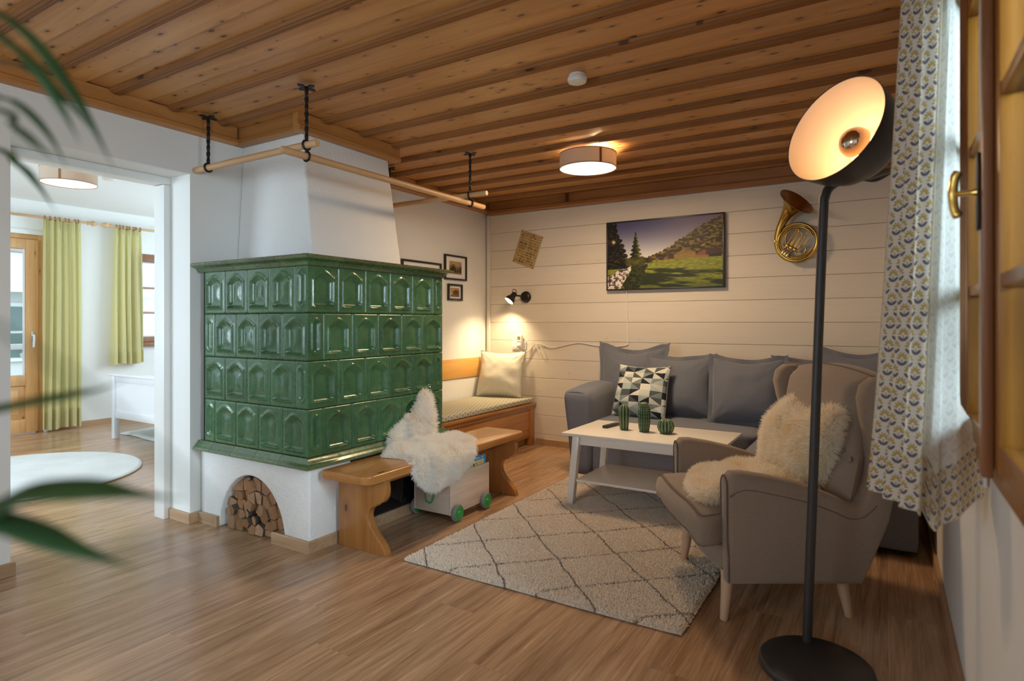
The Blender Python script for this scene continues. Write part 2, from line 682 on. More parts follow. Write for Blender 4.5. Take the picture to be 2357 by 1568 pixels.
def _log():
    g = G('split_firewood_end')
    p = g.objc()
    r = g.rand()
    n = g.noise(g.scaled(p, (14, 5, 14), r * 40.0), 3.0, 4, 0.6, 1.0)
    base = g.ramp(r, [(0.0, (0.26, 0.125, 0.058)), (0.35, (0.38, 0.22, 0.125)), (0.7, (0.31, 0.165, 0.08)), (1.0, (0.47, 0.30, 0.18))])
    col = g.mix(n.map(0.35, 0.7, 0, 0.55), base, (0.20, 0.105, 0.055))
    return g.done(g.pbr(col, 0.85, 0, g.bump(n, 0.4, 0.004), 0.15))


M['log'] = _log()
M['bark'] = plain('log_bark', (0.085, 0.06, 0.045), 0.9, bump=0.6, bscale=60, var=0.4)


def _glaze():
    g = G('green_glazed_ceramic')
    p = g.pos()
    r = g.rand()
    geo = g.node('NewGeometry')
    pt = S(g, geo.outputs['Pointiness'])
    n = g.noise(g.scaled(p, (1, 1, 1), r * 20.0), 7.0, 4, 0.6)
    fine = g.noise(p, 34.0, 3, 0.6)
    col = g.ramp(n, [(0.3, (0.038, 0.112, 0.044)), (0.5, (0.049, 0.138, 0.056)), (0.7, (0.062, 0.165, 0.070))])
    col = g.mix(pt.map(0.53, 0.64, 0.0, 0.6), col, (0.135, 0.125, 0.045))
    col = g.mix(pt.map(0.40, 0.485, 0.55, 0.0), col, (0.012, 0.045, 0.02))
    nd = g.node('VectorMath', {0: col}, operation='SCALE')
    g.set(nd.inputs['Scale'], r.map(0, 1, 0.8, 1.15))
    wav = g.noise(p, 16.0, 2)
    return g.done(g.pbr(nd.outputs[0], fine.map(0.3, 0.7, 0.17, 0.34), 0, g.bump(fine * 0.5 + wav * 1.0, 0.16, 0.006), 0.6, Coat_Weight=0.15, Coat_Roughness=0.12))


M['glaze'] = _glaze()
M['grout'] = plain('dark_stove_joint', (0.012, 0.022, 0.014), 0.8)
M['iron'] = plain('black_wrought_iron', (0.022, 0.020, 0.020), 0.45, 0.6, bump=0.3, bscale=60)
M['niche_dark'] = plain('dark_niche_board', (0.05, 0.045, 0.04), 0.95)  # even dark grey for the board closing the wood niche
M['blackglass'] = plain('black_oven_glass', (0.01, 0.01, 0.011), 0.08, spec=0.5)
M['blackmetal'] = plain('matt_black_metal', (0.02, 0.019, 0.019), 0.45, 0.3)
M['lampgrey'] = plain('anthracite_lamp_paint', (0.040, 0.036, 0.036), 0.42, 0.1, bump=0.05)
M['lampinner'] = plain('cream_lamp_lining', (0.86, 0.82, 0.72), 0.5)
M['chrome'] = plain('mirror_bulb_cap', (0.62, 0.48, 0.36), 0.08, 1.0)
M['brass'] = plain('aged_brass', (0.52, 0.33, 0.085), 0.26, 1.0, var=0.35)
M['bellin'] = plain('dull_brass_bell', (0.40, 0.20, 0.075), 0.34, 1.0, var=0.3)
M['silver'] = plain('nickel_silver', (0.60, 0.46, 0.22), 0.25, 1.0)
M['handlebrass'] = plain('polished_brass', (0.72, 0.47, 0.13), 0.2, 1.0)
M['steel'] = plain('brushed_steel', (0.62, 0.62, 0.62), 0.3, 1.0)
M['plastic'] = plain('white_plastic', (0.80, 0.79, 0.76), 0.4)
M['lcd'] = plain('olive_display', (0.20, 0.20, 0.06), 0.3)
M['greyplastic'] = plain('grey_rubber_tyre', (0.22, 0.21, 0.21), 0.55)
M['wheelgreen'] = plain('green_wheel_paint', (0.035, 0.33, 0.085), 0.3)
M['rope'] = plain('green_cord', (0.02, 0.36, 0.10), 0.7, bump=0.4, bscale=300)
M['blue'] = plain('blue_book_cover', (0.03, 0.36, 0.72), 0.35)
M['bookyellow'] = plain('pale_yellow_book_art', (0.72, 0.68, 0.36), 0.4)
M['paper'] = plain('white_paper', (0.78, 0.76, 0.70), 0.7)
M['blackframe'] = plain('black_picture_frame', (0.018, 0.016, 0.016), 0.35)
M['mat_board'] = plain('white_mat_board', (0.80, 0.79, 0.77), 0.6)
M['remote'] = plain('black_remote_plastic', (0.022, 0.020, 0.020), 0.35)
M['button'] = plain('grey_remote_buttons', (0.14, 0.13, 0.13), 0.5)
M['remotered'] = plain('red_remote_button', (0.45, 0.02, 0.02), 0.4)
# fabrics
M['sofa'] = fabric('grey_blue_linen', (0.115, 0.128, 0.168), (0.20, 0.22, 0.28))
M['sofapillow'] = fabric('slate_linen', (0.110, 0.122, 0.155), (0.19, 0.207, 0.252))
M['chair'] = fabric('beige_chair_linen', (0.225, 0.172, 0.132), (0.35, 0.276, 0.216))
M['piping'] = plain('dark_seam_piping', (0.155, 0.125, 0.105), 0.9)
M['satin'] = plain('pale_sage_satin', (0.60, 0.585, 0.50), 0.42, bump=0.1, bscale=300, Sheen_Weight=0.3)
M['satinedge'] = plain('sage_edge_piping', (0.30, 0.30, 0.25), 0.8)
M['skin'] = plain('sheepskin_hide', (0.74, 0.66, 0.52), 0.9)


def _seatpat():
    g = G('patterned_bench_cover')
    x, y, z = g.xyz(g.pos())
    u = (x - z) * 27.0
    v = y * 27.0
    row = v.floor()
    uu = (u + row.mod(2.0) * 0.5).frac() - 0.5
    vv = v.frac() - 0.5
    d = uu.abs() + vv.abs()
    col = g.mix(d.lt(0.33), (0.50, 0.475, 0.37), (0.15, 0.18, 0.165))
    col = g.mix(d.lt(0.12), col, (0.60, 0.57, 0.46))
    return g.done(g.pbr(col, 0.9, 0, None, 0.2))


M['seatpat'] = _seatpat()


def _fur(name, a, b, c):
    g = G(name)
    p = g.pos()
    n = g.noise(p, 9.0, 3, 0.6)
    hi = g.node('HairInfo')
    t = S(g, hi.outputs['Intercept'])
    rn = S(g, hi.outputs['Random'])
    col = g.ramp(n, [(0.40, a), (0.56, b), (0.76, c)])
    col = g.mix(t.map(0.0, 1.0, 0.15, 0.0), col, tuple(q * 0.85 for q in c))
    col = g.mix(rn.map(0, 1, 0, 0.18), col, (1, 1, 1))
    d = g.node('BsdfDiffuse', {'Color': col}).outputs[0]
    tr = g.node('BsdfTranslucent', {'Color': col}).outputs[0]
    m = g.node('MixShader', {0: 0.5, 1: d, 2: tr}).outputs[0]
    return g.done(m)


M['fur'] = _fur('white_sheep_wool', (0.97, 0.96, 0.94), (0.97, 0.95, 0.915), (0.93, 0.84, 0.70))
M['fur2'] = _fur('cream_sheep_wool', (0.96, 0.92, 0.83), (0.95, 0.87, 0.73), (0.90, 0.75, 0.53))


def _rug(hair):
    g = G('cream_berber_pile' if hair else 'cream_berber_base')
    p = g.pos()
    x, y, z = g.xyz(p)
    wob = (g.noise(p, 5.0, 2) - 0.5) * 0.07
    wob2 = (g.noise(p, 4.1, 2) - 0.5) * 0.07
    A = ((x + y + wob - 0.84 + 0.225) / 0.445).frac() - 0.5
    B = ((y - x * 1.0 + wob2 - 3.6 + 0.2325) / 0.465).frac() - 0.5
    ln = A.abs().min(B.abs())
    ed = g.noise(p, 90.0, 2)
    line = (ln + (ed - 0.5) * 0.02).lt(0.0125)
    n = g.noise(p, 260.0, 2)
    n2 = g.noise(p, 2.2, 3)
    col = g.mix(n.map(0.3, 0.7), (0.72, 0.635, 0.54), (0.93, 0.87, 0.78))
    col = g.mix(n2.map(0.35, 0.7, 0, 0.2), col, (0.66, 0.56, 0.44))
    col = g.mix(line * 0.85, col, (0.20, 0.165, 0.14))
    return g.done(g.pbr(col, 0.95, 0, None if hair else g.bump(n, 0.8, 0.008), 0.1))


M['rug'] = _rug(False)
M['rugpile'] = _rug(True)
M['roundrug'] = plain('pale_grey_round_rug', (0.70, 0.73, 0.74), 0.95, bump=0.9, bscale=120, var=0.08)
M['whiterug'] = plain('white_bedside_rug', (0.78, 0.78, 0.76), 0.95, bump=0.9, bscale=120)
M['rugedge'] = plain('rug_binding', (0.36, 0.29, 0.2), 0.9)


def cloth(name, color, trans, weave=700, thread=None, tf=0.45):
    g = G(name)
    p = g.uv()
    w = g.noise(g.scaled(p, (weave, weave * 0.2, 1)), 1.0, 1)
    w2 = g.noise(g.scaled(p, (weave * 0.2, weave, 1)), 1.0, 1)
    f = ((w + w2) * 0.5).map(0.4, 0.6)
    col = g.mix(f, tuple(c * 0.86 for c in color), thread or color)
    d = g.node('BsdfDiffuse', {'Color': col}).outputs[0]
    t = g.node('BsdfTranslucent', {'Color': trans}).outputs[0]
    return g.done(g.node('MixShader', {0: tf, 1: d, 2: t}).outputs[0])


M['lime'] = cloth('lime_linen_curtain', (0.70, 0.64, 0.33), (0.78, 0.73, 0.36), 500, (0.78, 0.73, 0.46))
M['lampcloth'] = cloth('beige_lampshade_linen', (0.56, 0.46, 0.37), (0.50, 0.42, 0.34), 900, (0.66, 0.56, 0.46), 0.22)


def _curtain(name, faint, flip, bg):
    g = G(name)
    u0 = g.uv()
    U, V, _ = g.xyz(u0)
    cu, cv, sz = 0.049, 0.064, 0.0385    # lattice steps and motif size, metres; a second lattice sits half a step over
    gold, grey = None, None
    for sh in (0.0, 0.5):
        a = ((U / cu + sh).frac() - 0.5) * (cu / sz)
        b = (V / cv + sh).frac() * (cv / sz)
        for k in range(6):
            th = R(-85 + 34 * k)
            px, pz = math.sin(th) * 0.29, 0.56 + math.cos(th) * 0.29
            dx, dz = a - px, b - pz
            al = dx * math.sin(th) + dz * math.cos(th)
            ac = dx * math.cos(th) - dz * math.sin(th)
            e = (al / 0.17) * (al / 0.17) + (ac / 0.062) * (ac / 0.062)
            gold = e if gold is None else gold.min(e)
        for sg in (-1, 1):
            th = R(54 * sg)
            px, pz = sg * 0.21, 0.25
            dx, dz = a - px, b - pz
            al = dx * math.sin(th) + dz * math.cos(th)
            ac = dx * math.cos(th) - dz * math.sin(th)
            e = (al / 0.26) * (al / 0.26) + (ac / 0.105) * (ac / 0.105)
            grey = e if grey is None else grey.min(e)
        stem = ((a / 0.03) * (a / 0.03)).max(((b - 0.34) / 0.17) * ((b - 0.34) / 0.17))
        grey = grey.min(stem)
    c = g.mix(gold.lt(1.0) * faint, bg, (0.50, 0.36, 0.045))
    c = g.mix(grey.lt(1.0) * faint, c, (0.155, 0.145, 0.185))
    d = g.node('BsdfDiffuse', {'Color': c}).outputs[0]
    t = g.node('BsdfTranslucent', {'Color': c}).outputs[0]
    return g.done(g.node('MixShader', {0: 0.35, 1: d, 2: t}).outputs[0])


M['cur_front'] = _curtain('flower_print_curtain', 1.0, False, (0.82, 0.79, 0.74))
M['cur_back'] = _curtain('flower_print_reverse', 0.20, False, (0.82, 0.82, 0.79))
M['cur_hem'] = _curtain('flower_print_hem', 0.9, True, (0.72, 0.68, 0.62))


def _glass(name, tint=(0.97, 0.99, 0.98)):
    g = G(name)
    t = g.node('BsdfTransparent', {'Color': tint}).outputs[0]
    gl = g.node('BsdfGlossy', {'Color': (1, 1, 1), 'Roughness': 0.02}).outputs[0]
    f = g.node('Fresnel', {'IOR': 1.45}).outputs[0]
    return g.done(g.node('MixShader', {0: f, 1: t, 2: gl}).outputs[0])


M['glass'] = _glass('window_glass')
M['diffuser'] = emit('lit_lamp_diffuser', (1.0, 0.83, 0.66), 1.15)
M['bulb'] = emit('lit_bulb', (1.0, 0.45, 0.16), 12.5)
M['spotbulb'] = emit('lit_spot_bulb', (1.0, 0.78, 0.45), 8.0)


def _print():
    g = G('printed_picture')
    a = g.node('Attribute', attribute_name='Col').outputs['Color']
    return g.done(g.pbr(a, 0.45, 0, None, 0.3))


M['print'] = _print()


def _leaf():
    g = G('palm_leaf')
    n = g.noise(g.objc(), 12.0, 3)
    c = g.ramp(n, [(0.3, (0.012, 0.038, 0.014)), (0.7, (0.03, 0.075, 0.024))])
    d = g.pbr(c, 0.35, 0, None, 0.5)
    t = g.node('BsdfTranslucent', {'Color': (0.035, 0.10, 0.02)}).outputs[0]
    return g.done(g.node('MixShader', {0: 0.25, 1: d, 2: t}).outputs[0])


M['leaf'] = _leaf()
M['palmstem'] = plain('palm_stem', (0.10, 0.13, 0.04), 0.5)
M['pot'] = plain('white_plant_pot', (0.62, 0.61, 0.58), 0.4)
M['soil'] = plain('potting_soil', (0.03, 0.02, 0.014), 0.95, bump=0.8, bscale=80)


def _cactus(name, col, groove):
    g = G(name)
    pt = S(g, g.node('NewGeometry').outputs['Pointiness'])
    c = g.mix(pt.map(0.46, 0.56), groove, col)
    return g.done(g.pbr(c, 0.12, 0, None, 0.6))


M['cactus'] = _cactus('green_glazed_cactus', (0.075, 0.15, 0.075), (0.012, 0.05, 0.022))
M['cactusdot'] = plain('pale_glaze_spines', (0.45, 0.42, 0.26), 0.3)
M['extwhite'] = plain('white_house_render', (0.66, 0.68, 0.70), 0.9)
M['extwood'] = plain('weathered_gable_boards', (0.42, 0.36, 0.31), 0.8, var=0.15)
M['extglass'] = plain('far_window_glass', (0.10, 0.17, 0.17), 0.1)
M['extgreen'] = plain('dark_green_ornament', (0.03, 0.07, 0.06), 0.7)
M['lawn'] = plain('lawn_green', (0.10, 0.17, 0.05), 0.95, var=0.3)
M['hedge'] = plain('hedge_foliage', (0.06, 0.13, 0.035), 0.9, bump=1.0, bscale=20, var=0.5)
M['roofred'] = plain('tiled_roof', (0.22, 0.12, 0.08), 0.9)


def _tri():
    """triangle print: squares split by pointing triangles, tones picked per cell"""
    g = G('triangle_print_cotton')
    U, V, _ = g.xyz(g.uv())
    x, y = U * 5.2 + 0.1, V * 4.0 + 0.12
    i, j = x.floor(), y.floor()
    fx, fy = x.frac(), y.frac()
    par = i.mod(2.0)
    lhs = par * (1.0 - fx) + (1.0 - par) * fx           # distance from the straight side of the triangle
    t = lhs.gt((fy - 0.5).abs() * 2.0)
    up = fy.gt(0.5)
    ida = ((i * 2.0 + j * 3.0 + up * 2.0).mod(6.0) + 0.5) / 6.0
    idb = ((i * 5.0 + j * 4.0 + up * 3.0 + 1.0).mod(6.0) + 0.5) / 6.0
    tones = [(0.72, 0.73, 0.67), (0.09, 0.105, 0.12), (0.42, 0.50, 0.50), (0.022, 0.024, 0.034), (0.21, 0.27, 0.28), (0.58, 0.62, 0.58)]

    def pick(f):
        nd = g.node('ValToRGB', {'Fac': f})
        nd.color_ramp.interpolation = 'CONSTANT'
        el = nd.color_ramp.elements
        while len(el) < 6:
            el.new(0.5)
        for k, (e, c) in enumerate(zip(el, tones)):
            e.position = k / 6
            e.color = (*c, 1)
        return nd.outputs['Color']
    col = g.mix(t, pick(ida), pick(idb))
    return g.done(g.pbr(col, 0.85, 0, None, 0.2))


M['tri'] = _tri()

# ================================================================== THE SETTING
# ------------------------------------------------------------------ floor
fl = structure(MB().box(-8.0, 0.42, -2.1, 5.45, -0.10, -0.013).build('floor', M['grout'], origin=(0, 0, 0)))
fl['label'] = 'oak plank floor running through living room and bedroom'
pw = 0.182
plank_mesh = {}


def floor_plank(x0, x1, y0, y1):
    g = 0.0002
    MB().box(x0 + g, x1 - g, y0 + g, y1 - g, -0.013, 0.0).build('floor_plank', M['floor'], fl, origin=((x0 + x1) / 2, (y0 + y1) / 2, 0), smooth=0, fixn=False)


x = -8.0
ci = 0
while x < 0.40:
    x1 = min(x + pw, 0.40)
    y = -2.1 - (0.0, 0.75, 0.3, 1.05, 0.5)[ci % 5]
    while y < 5.4:
        y1 = y + 1.38
        a, b = max(y, -2.1), min(y1, 5.42)
        if b > a + 0.01 and (x > -3.9 or b > 0.2):
            floor_plank(x, x1, a, b)
        y = y1
    x = x1
    ci += 1

# ------------------------------------------------------------------ living-room ceiling: pine boards, stepped, with moulded ribs
ce = structure(MB().box(-3.83, 0.45, -2.1, 5.40, 2.4505, 2.54).build('ceiling', M['rib'], origin=(0, 0, 2.5)))
rib_prof = [(-0.0205, 2.4275), (-0.0205, 2.4355), (-0.034, 2.4355), (-0.034, 2.424), (-0.029, 2.420), (-0.025, 2.420), (-0.021, 2.414), (-0.014, 2.4105), (-0.009, 2.4135), (-0.006, 2.411), (0.0, 2.409), (0.006, 2.411), (0.009, 2.4135), (0.014, 2.4105), (0.021, 2.414), (0.025, 2.420), (0.029, 2.420), (0.034, 2.424), (0.034, 2.4275)]
for k in range(-14, 10):
    yk = 2.24 + 0.305 * k
    MB().box(-3.53, 0.22, yk - 0.02, yk + 0.160, 2.428, 2.4355).build('ceiling_board', M['ceil'], ce, origin=(-1.6, yk + 0.09, 2.437), smooth=0)
    MB().box(-3.53, 0.22, yk + 0.150, min(yk + 0.290, 5.2), 2.4360, 2.450).build('ceiling_board', M['ceil'], ce, origin=(-1.6, yk + 0.21, 2.451), smooth=0)
    MB().prism([(yk + a, z) for a, z in rib_prof], -3.53, 0.22, 'YZ').build('ceiling_rib', M['rib'], ce, origin=(-1.6, yk, 2.41), smooth=60)

# cornice of the living room
cor = [(0, 2.322), (0.052, 2.322), (0.060, 2.330), (0.060, 2.352), (0.046, 2.360), (0.046, 2.430), (0, 2.430)]
structure(sweep([(-3.53, -2.0), (-3.53, 2.339)][::-1], [(-a, z) for a, z in cor]).build('trim_1', M['cornice_y'], origin=(-3.5, 0.5, 2.38)))
hood = [(-3.53, 2.40), (-2.955, 2.40), (-2.955, 3.145), (-3.53, 3.145)]
structure(sweep(hood[:2], cor).build('trim_2', M['cornice_x'], origin=(-3.2, 2.4, 2.38)))
structure(sweep([(-2.955, 2.34), (-2.955, 3.205)], cor).build('trim_3', M['cornice_y'], origin=(-2.95, 2.77, 2.38)))
structure(sweep([(-3.53, 3.145), (-2.955, 3.145)], [(-a, z) for a, z in cor]).build('trim_4', M['cornice_x'], origin=(-3.2, 3.14, 2.38)))
structure(sweep([(-3.53, 3.206), (-3.53, 5.20)], cor).build('trim_5', M['cornice_y'], origin=(-3.5, 4.2, 2.38)))
cb = [(0, 2.298), (0.058, 2.298), (0.066, 2.306), (0.066, 2.334), (0.040, 2.342), (0.034, 2.350), (0.034, 2.430), (0, 2.430)]
structure(sweep([(-3.47, 5.2), (0.215, 5.2)], cb).build('trim_6', M['cornice_x'], origin=(-1.6, 5.18, 2.36)))
structure(sweep([(0.215, 5.133), (0.215, -2.0)], cb).build('trim_7', M['cornice_y'], origin=(0.2, 1.6, 2.36)))

# ------------------------------------------------------------------ walls
wl = MB()
wl.box(-3.83, -3.53, -2.1, 1.19, 0, 2.56)
wl.box(-3.83, -3.53, 1.19, 2.06, 2.086, 2.56)
wl.box(-3.83, -3.53, 2.06, 5.40, 0, 2.56)
structure(wl.build('wall_left', M['wall'], origin=(-3.68, 1.5, 1.2), smooth=0))
wbk = structure(MB().box(-3.53, 0.45, 5.223, 5.40, 0, 2.4505).build('wall_back', M['panel_trim'], origin=(-1.6, 5.3, 1.2), smooth=0))
for k in range(-7, 7):
    z0, z1 = 1.2 + 0.1825 * k, 1.2 + 0.1825 * (k + 1)
    z0, z1 = max(z0, 0.0), min(z1, 2.31)
    if z1 - z0 < 0.02:
        continue
    g = 0.0011
    c = 0.0026
    poly = [(5.222, z0 + g), (5.200 + c, z0 + g), (5.200, z0 + g + c), (5.200, z1 - g - c), (5.200 + c, z1 - g), (5.222, z1 - g)]
    MB().prism(poly, -3.525, 0.215, 'YZ').build('wall_plank', M['panel'], wbk, origin=(-1.6, 5.21, (z0 + z1) / 2), smooth=0)
structure(MB().box(-3.505, -3.470, 5.176, 5.199, 0, 2.30).build('trim_8', M['panel_trim'], origin=(-3.49, 5.19, 1.15), bevel=0.004))
structure(MB().box(-3.47, 0.215, 5.186, 5.199, 2.272, 2.297).build('trim_9', M['panel_trim'], origin=(-1.6, 5.19, 2.285), bevel=0.003))
# right wall with its two windows
WY0, WY1, WZ0, WZ1 = 0.95, 2.05, 0.905, 2.08
wr = MB()


def wall_with_holes(mb, axis, t0, t1, a0, a1, zt, holes):
    """wall slab t0..t1 thick, running a0..a1; holes (b0, b1, z0, z1)"""
    def bx(p, q, z0, z1):
        if q - p < 1e-4 or z1 - z0 < 1e-4:
            return
        if axis == 'Y':
            mb.box(t0, t1, p, q, z0, z1)
        else:
            mb.box(p, q, t0, t1, z0, z1)
    cur = a0
    for b0, b1, z0, z1 in sorted(holes):
        bx(cur, b0, 0, zt)
        bx(b0, b1, 0, z0)
        bx(b0, b1, z1, zt)
        cur = b1
    bx(cur, a1, 0, zt)
    return mb


structure(wall_with_holes(wr, 'Y', 0.215, 0.46, -2.1, 5.223, 2.4505, [(WY0, WY1, WZ0, WZ1), (-1.42, -0.28, 0.9, 2.1)]).build('wall_right', M['wall'], origin=(0.33, 1.6, 1.2), smooth=0))
structure(wall_with_holes(MB(), 'X', -2.1, -1.9, -3.53, 0.215, 2.4505, [(-2.95, -1.65, 0.9, 2.1)]).build('wall_front', M['wall'], origin=(-1.6, -2.0, 1.2), smooth=0))
# bedroom shell
structure(wall_with_holes(MB(), 'Y', -8.05, -7.87, -1.6, 5.5, 2.56, [(1.92, 2.955, 0.0, 2.15), (3.83, 4.98, 0.95, 2.05)]).build('wall_bedroom_far', M['wall'], origin=(-7.95, 2, 1.2), smooth=0))
structure(wall_with_holes(MB(), 'X', -1.6, -1.4, -7.87, -3.83, 2.56, [(-6.85, -4.75, 0.8, 2.2)]).build('wall_bedroom_front', M['wall'], origin=(-5.8, -1.5, 1.2), smooth=0))
structure(wall_with_holes(MB(), 'X', 5.30, 5.5, -7.87, -3.83, 2.56, [(-6.85, -5.15, 0.85, 2.15)]).build('wall_bedroom_gable', M['wall'], origin=(-5.8, 5.4, 1.2), smooth=0))
structure(MB().box(-8.05, -3.835, -1.6, 5.5, 2.52, 2.60).build('ceiling_bedroom', M['wall'], origin=(-5.9, 2, 2.6), smooth=0))
for nm, (x0, x1, y0, y1, z0, z1) in {'window_3': (-2.95, -1.65, -2.06, -2.0, 0.9, 2.1), 'window_4': (0.33, 0.39, -1.42, -0.28, 0.9, 2.1)}.items():
    along_x = (x1 - x0) > (y1 - y0)
    o = structure(MB().box(x0, x1, y0, y1, z0, z0 + 0.05).box(x0, x1, y0, y1, z1 - 0.05, z1).build(nm, M['honey_y'], origin=((x0 + x1) / 2, (y0 + y1) / 2, z0)))
    for f in (0.0, 0.5, 1.0):
        if along_x:
            a = x0 + (x1 - x0 - 0.05) * f
            MB().box(a, a + 0.05, y0, y1, z0 + 0.05, z1 - 0.05).build('window_post', M['honey'], o)
        else:
            a = y0 + (y1 - y0 - 0.05) * f
            MB().box(x0, x1, a, a + 0.05, z0 + 0.05, z1 - 0.05).build('window_post', M['honey'], o)

# baseboards
bbz = 0.062


def baseboard(name, path, mat, side=1):
    pr = [(0.0005, 0.0005), (0.016, 0.0005), (0.016, bbz - 0.004), (0.012, bbz), (0.0005, bbz)]
    return structure(sweep(path, [(side * a, z) for a, z in pr]).build(name, mat, origin=(*path[0], 0), smooth=0))


baseboard('baseboard_left', [(-3.74, 1.19), (-3.53, 1.19), (-3.53, -1.9)][::-1], M['oaktrim'], 1)
baseboard('baseboard_doorway', [(-3.74, 2.06), (-3.53, 2.06), (-3.53, 2.118)], M['oaktrim_x'], 1)
baseboard('baseboard_right', [(0.215, 5.19), (0.215, -1.9)], M['oaktrim'], 1)
baseboard('baseboard_back', [(-2.93, 5.2), (-2.19, 5.2)], M['oaktrim_x'], 1)
baseboard('baseboard_bedroom', [(-7.87, 2.99), (-7.87, 5.29)], M['oaktrim'], 1)
baseboard('baseboard_stove', [(-2.832, 2.117), (-2.548, 2.117), (-2.548, 3.235)], M['oaktrim_x'], 1)
baseboard('baseboard_niche', [(-3.512, 2.117), (-3.345, 2.117), (-3.345, 2.36)][:2], M['oaktrim_x'], 1)
structure(MB().box(-3.345, -3.331, 2.101, 2.40, 0.0005, bbz).build('baseboard_niche_side', M['oaktrim'], origin=(-3.34, 2.2, 0), smooth=0))

# white frame in the doorway to the bedroom
d1 = structure(MB().box(-3.845, -3.735, 2.018, 2.059, 0, 2.04).build('door_1', M['frame_white'], origin=(-3.79, 2.04, 0), bevel=0.002))
MB().box(-3.845, -3.735, 1.191, 1.232, 0, 2.04).build('door_jamb', M['frame_white'], d1, bevel=0.002)
MB().box(-3.845, -3.735, 1.191, 2.059, 2.042, 2.085).build('door_head', M['frame_white'], d1, bevel=0.002)
for y in (2.059, 1.155):
    MB().box(-3.86, -3.846, y - 0.02, y + 0.055, 0, 2.12).build('door_casing', M['frame_white'], d1, bevel=0.003)

# ------------------------------------------------------------------ the window beside the camera: two leaves, honey-coloured wood
w1 = structure(MB().box(0.188, 0.27, WY0, WY1, WZ0 - 0.035, WZ0 + 0.03).build('window_1', M['honey_y'], origin=(0.2, 1.5, WZ0), bevel=0.004))
MB().box(0.188, 0.27, WY0, WY1, WZ1 - 0.03, WZ1 + 0.03).build('window_frame', M['honey_y'], w1, bevel=0.003)
MB().box(0.188, 0.27, WY0, WY0 + 0.035, WZ0 + 0.03, WZ1 - 0.03).build('window_frame', M['honey'], w1, bevel=0.003)
MB().box(0.188, 0.27, WY1 - 0.035, WY1, WZ0 + 0.03, WZ1 - 0.03).build('window_frame', M['brownwood'], w1, bevel=0.003)


def sash(y0, y1):
    z0, z1 = WZ0 + 0.005, WZ1 - 0.034
    xa, xb, st = 0.181, 0.219, 0.052
    s = MB().box(xa, xb, y0, y0 + st, z0, z1).box(xa, xb, y1 - st, y1, z0, z1).build('window_sash', M['honey'], w1, bevel=0.003)
    for a, b in ((z0, z0 + 0.055), (z1 - 0.055, z1)):
        MB().box(xa + 0.001, xb - 0.001, y0 + st, y1 - st, a, b).build('sash_rail', M['honey_y'], s, bevel=0.003)
    for z in (1.28, 1.64):
        MB().box(xa + 0.004, xb - 0.006, y0 + st, y1 - st, z - 0.014, z + 0.014).build('glazing_bar', M['honey_y'], s, bevel=0.004)
    zz = [z0 + 0.055, 1.266, 1.294, 1.626, 1.654, z1 - 0.055]
    for a, b in zip(zz[0::2], zz[1::2]):
        MB().box(0.203, 0.207, y0 + st, y1 - st, a, b).build('window_pane', M['glass'], s, smooth=0)
    return s


sash(0.99, 1.498)
sf = sash(1.502, 2.01)
MB().box(0.162, 0.1805, 1.500, 1.552, WZ0 - 0.012, WZ1 - 0.05).build('astragal', M['brownwood'], w1, bevel=0.004)
MB().box(0.189, 0.2145, 2.052, 2.235, WZ0 - 0.03, 2.28).build('window_casing', M['brownwood'], w1, bevel=0.004)
# outer casement of the double window
oc = MB()
for a in (WY0 + 0.004, 1.475, WY1 - 0.054):
    oc.box(0.40, 0.44, a, a + 0.05, WZ0 + 0.004, WZ1 - 0.004)
oc.build('outer_casement', M['honey'], w1, smooth=0)
MB().box(0.401, 0.439, WY0 + 0.056, 1.474, 1.27, 1.30).box(0.401, 0.439, 1.526, WY1 - 0.056, 1.27, 1.30).build('outer_glazing_bar', M['honey_y'], w1, smooth=0)
# handle
hd = MB().prism([(1.528 - 0.013, 1.385), (1.528 + 0.013, 1.385), (1.528 + 0.017, 1.41), (1.528 + 0.012, 1.46), (1.528 + 0.017, 1.51), (1.528 + 0.013, 1.54), (1.528 - 0.013, 1.54), (1.528 - 0.017, 1.51), (1.528 - 0.012, 1.46), (1.528 - 0.017, 1.41)], 0.1555, 0.1615, 'YZ').build('window_handle', M['iron'], w1, bevel=0.002)
MB().tube([(0.1555, 1.528, 1.462), (0.145, 1.528, 1.462), (0.126, 1.53, 1.462)], [0.010, 0.0055, 0.006], 12).build('handle_stem', M['handlebrass'], hd)
MB().tube(spline([(0.128, 1.532, 1.415), (0.121, 1.534, 1.43), (0.118, 1.536, 1.462), (0.121, 1.534, 1.494), (0.128, 1.532, 1.508)], 5), [0.006, 0.009, 0.0095, 0.0095, 0.009, 0.009, 0.009, 0.009, 0.009, 0.009, 0.0095] + [0.0095, 0.009, 0.009, 0.009, 0.009, 0.0095, 0.0095, 0.0095, 0.009, 0.006], 12).build('handle_grip', M['handlebrass'], hd)
MB().tube([(0.171, 1.525, WZ0 - 0.035), (0.171, 1.525, WZ0 - 0.012)], 0.006, 10).build('window_bolt', M['steel'], w1)

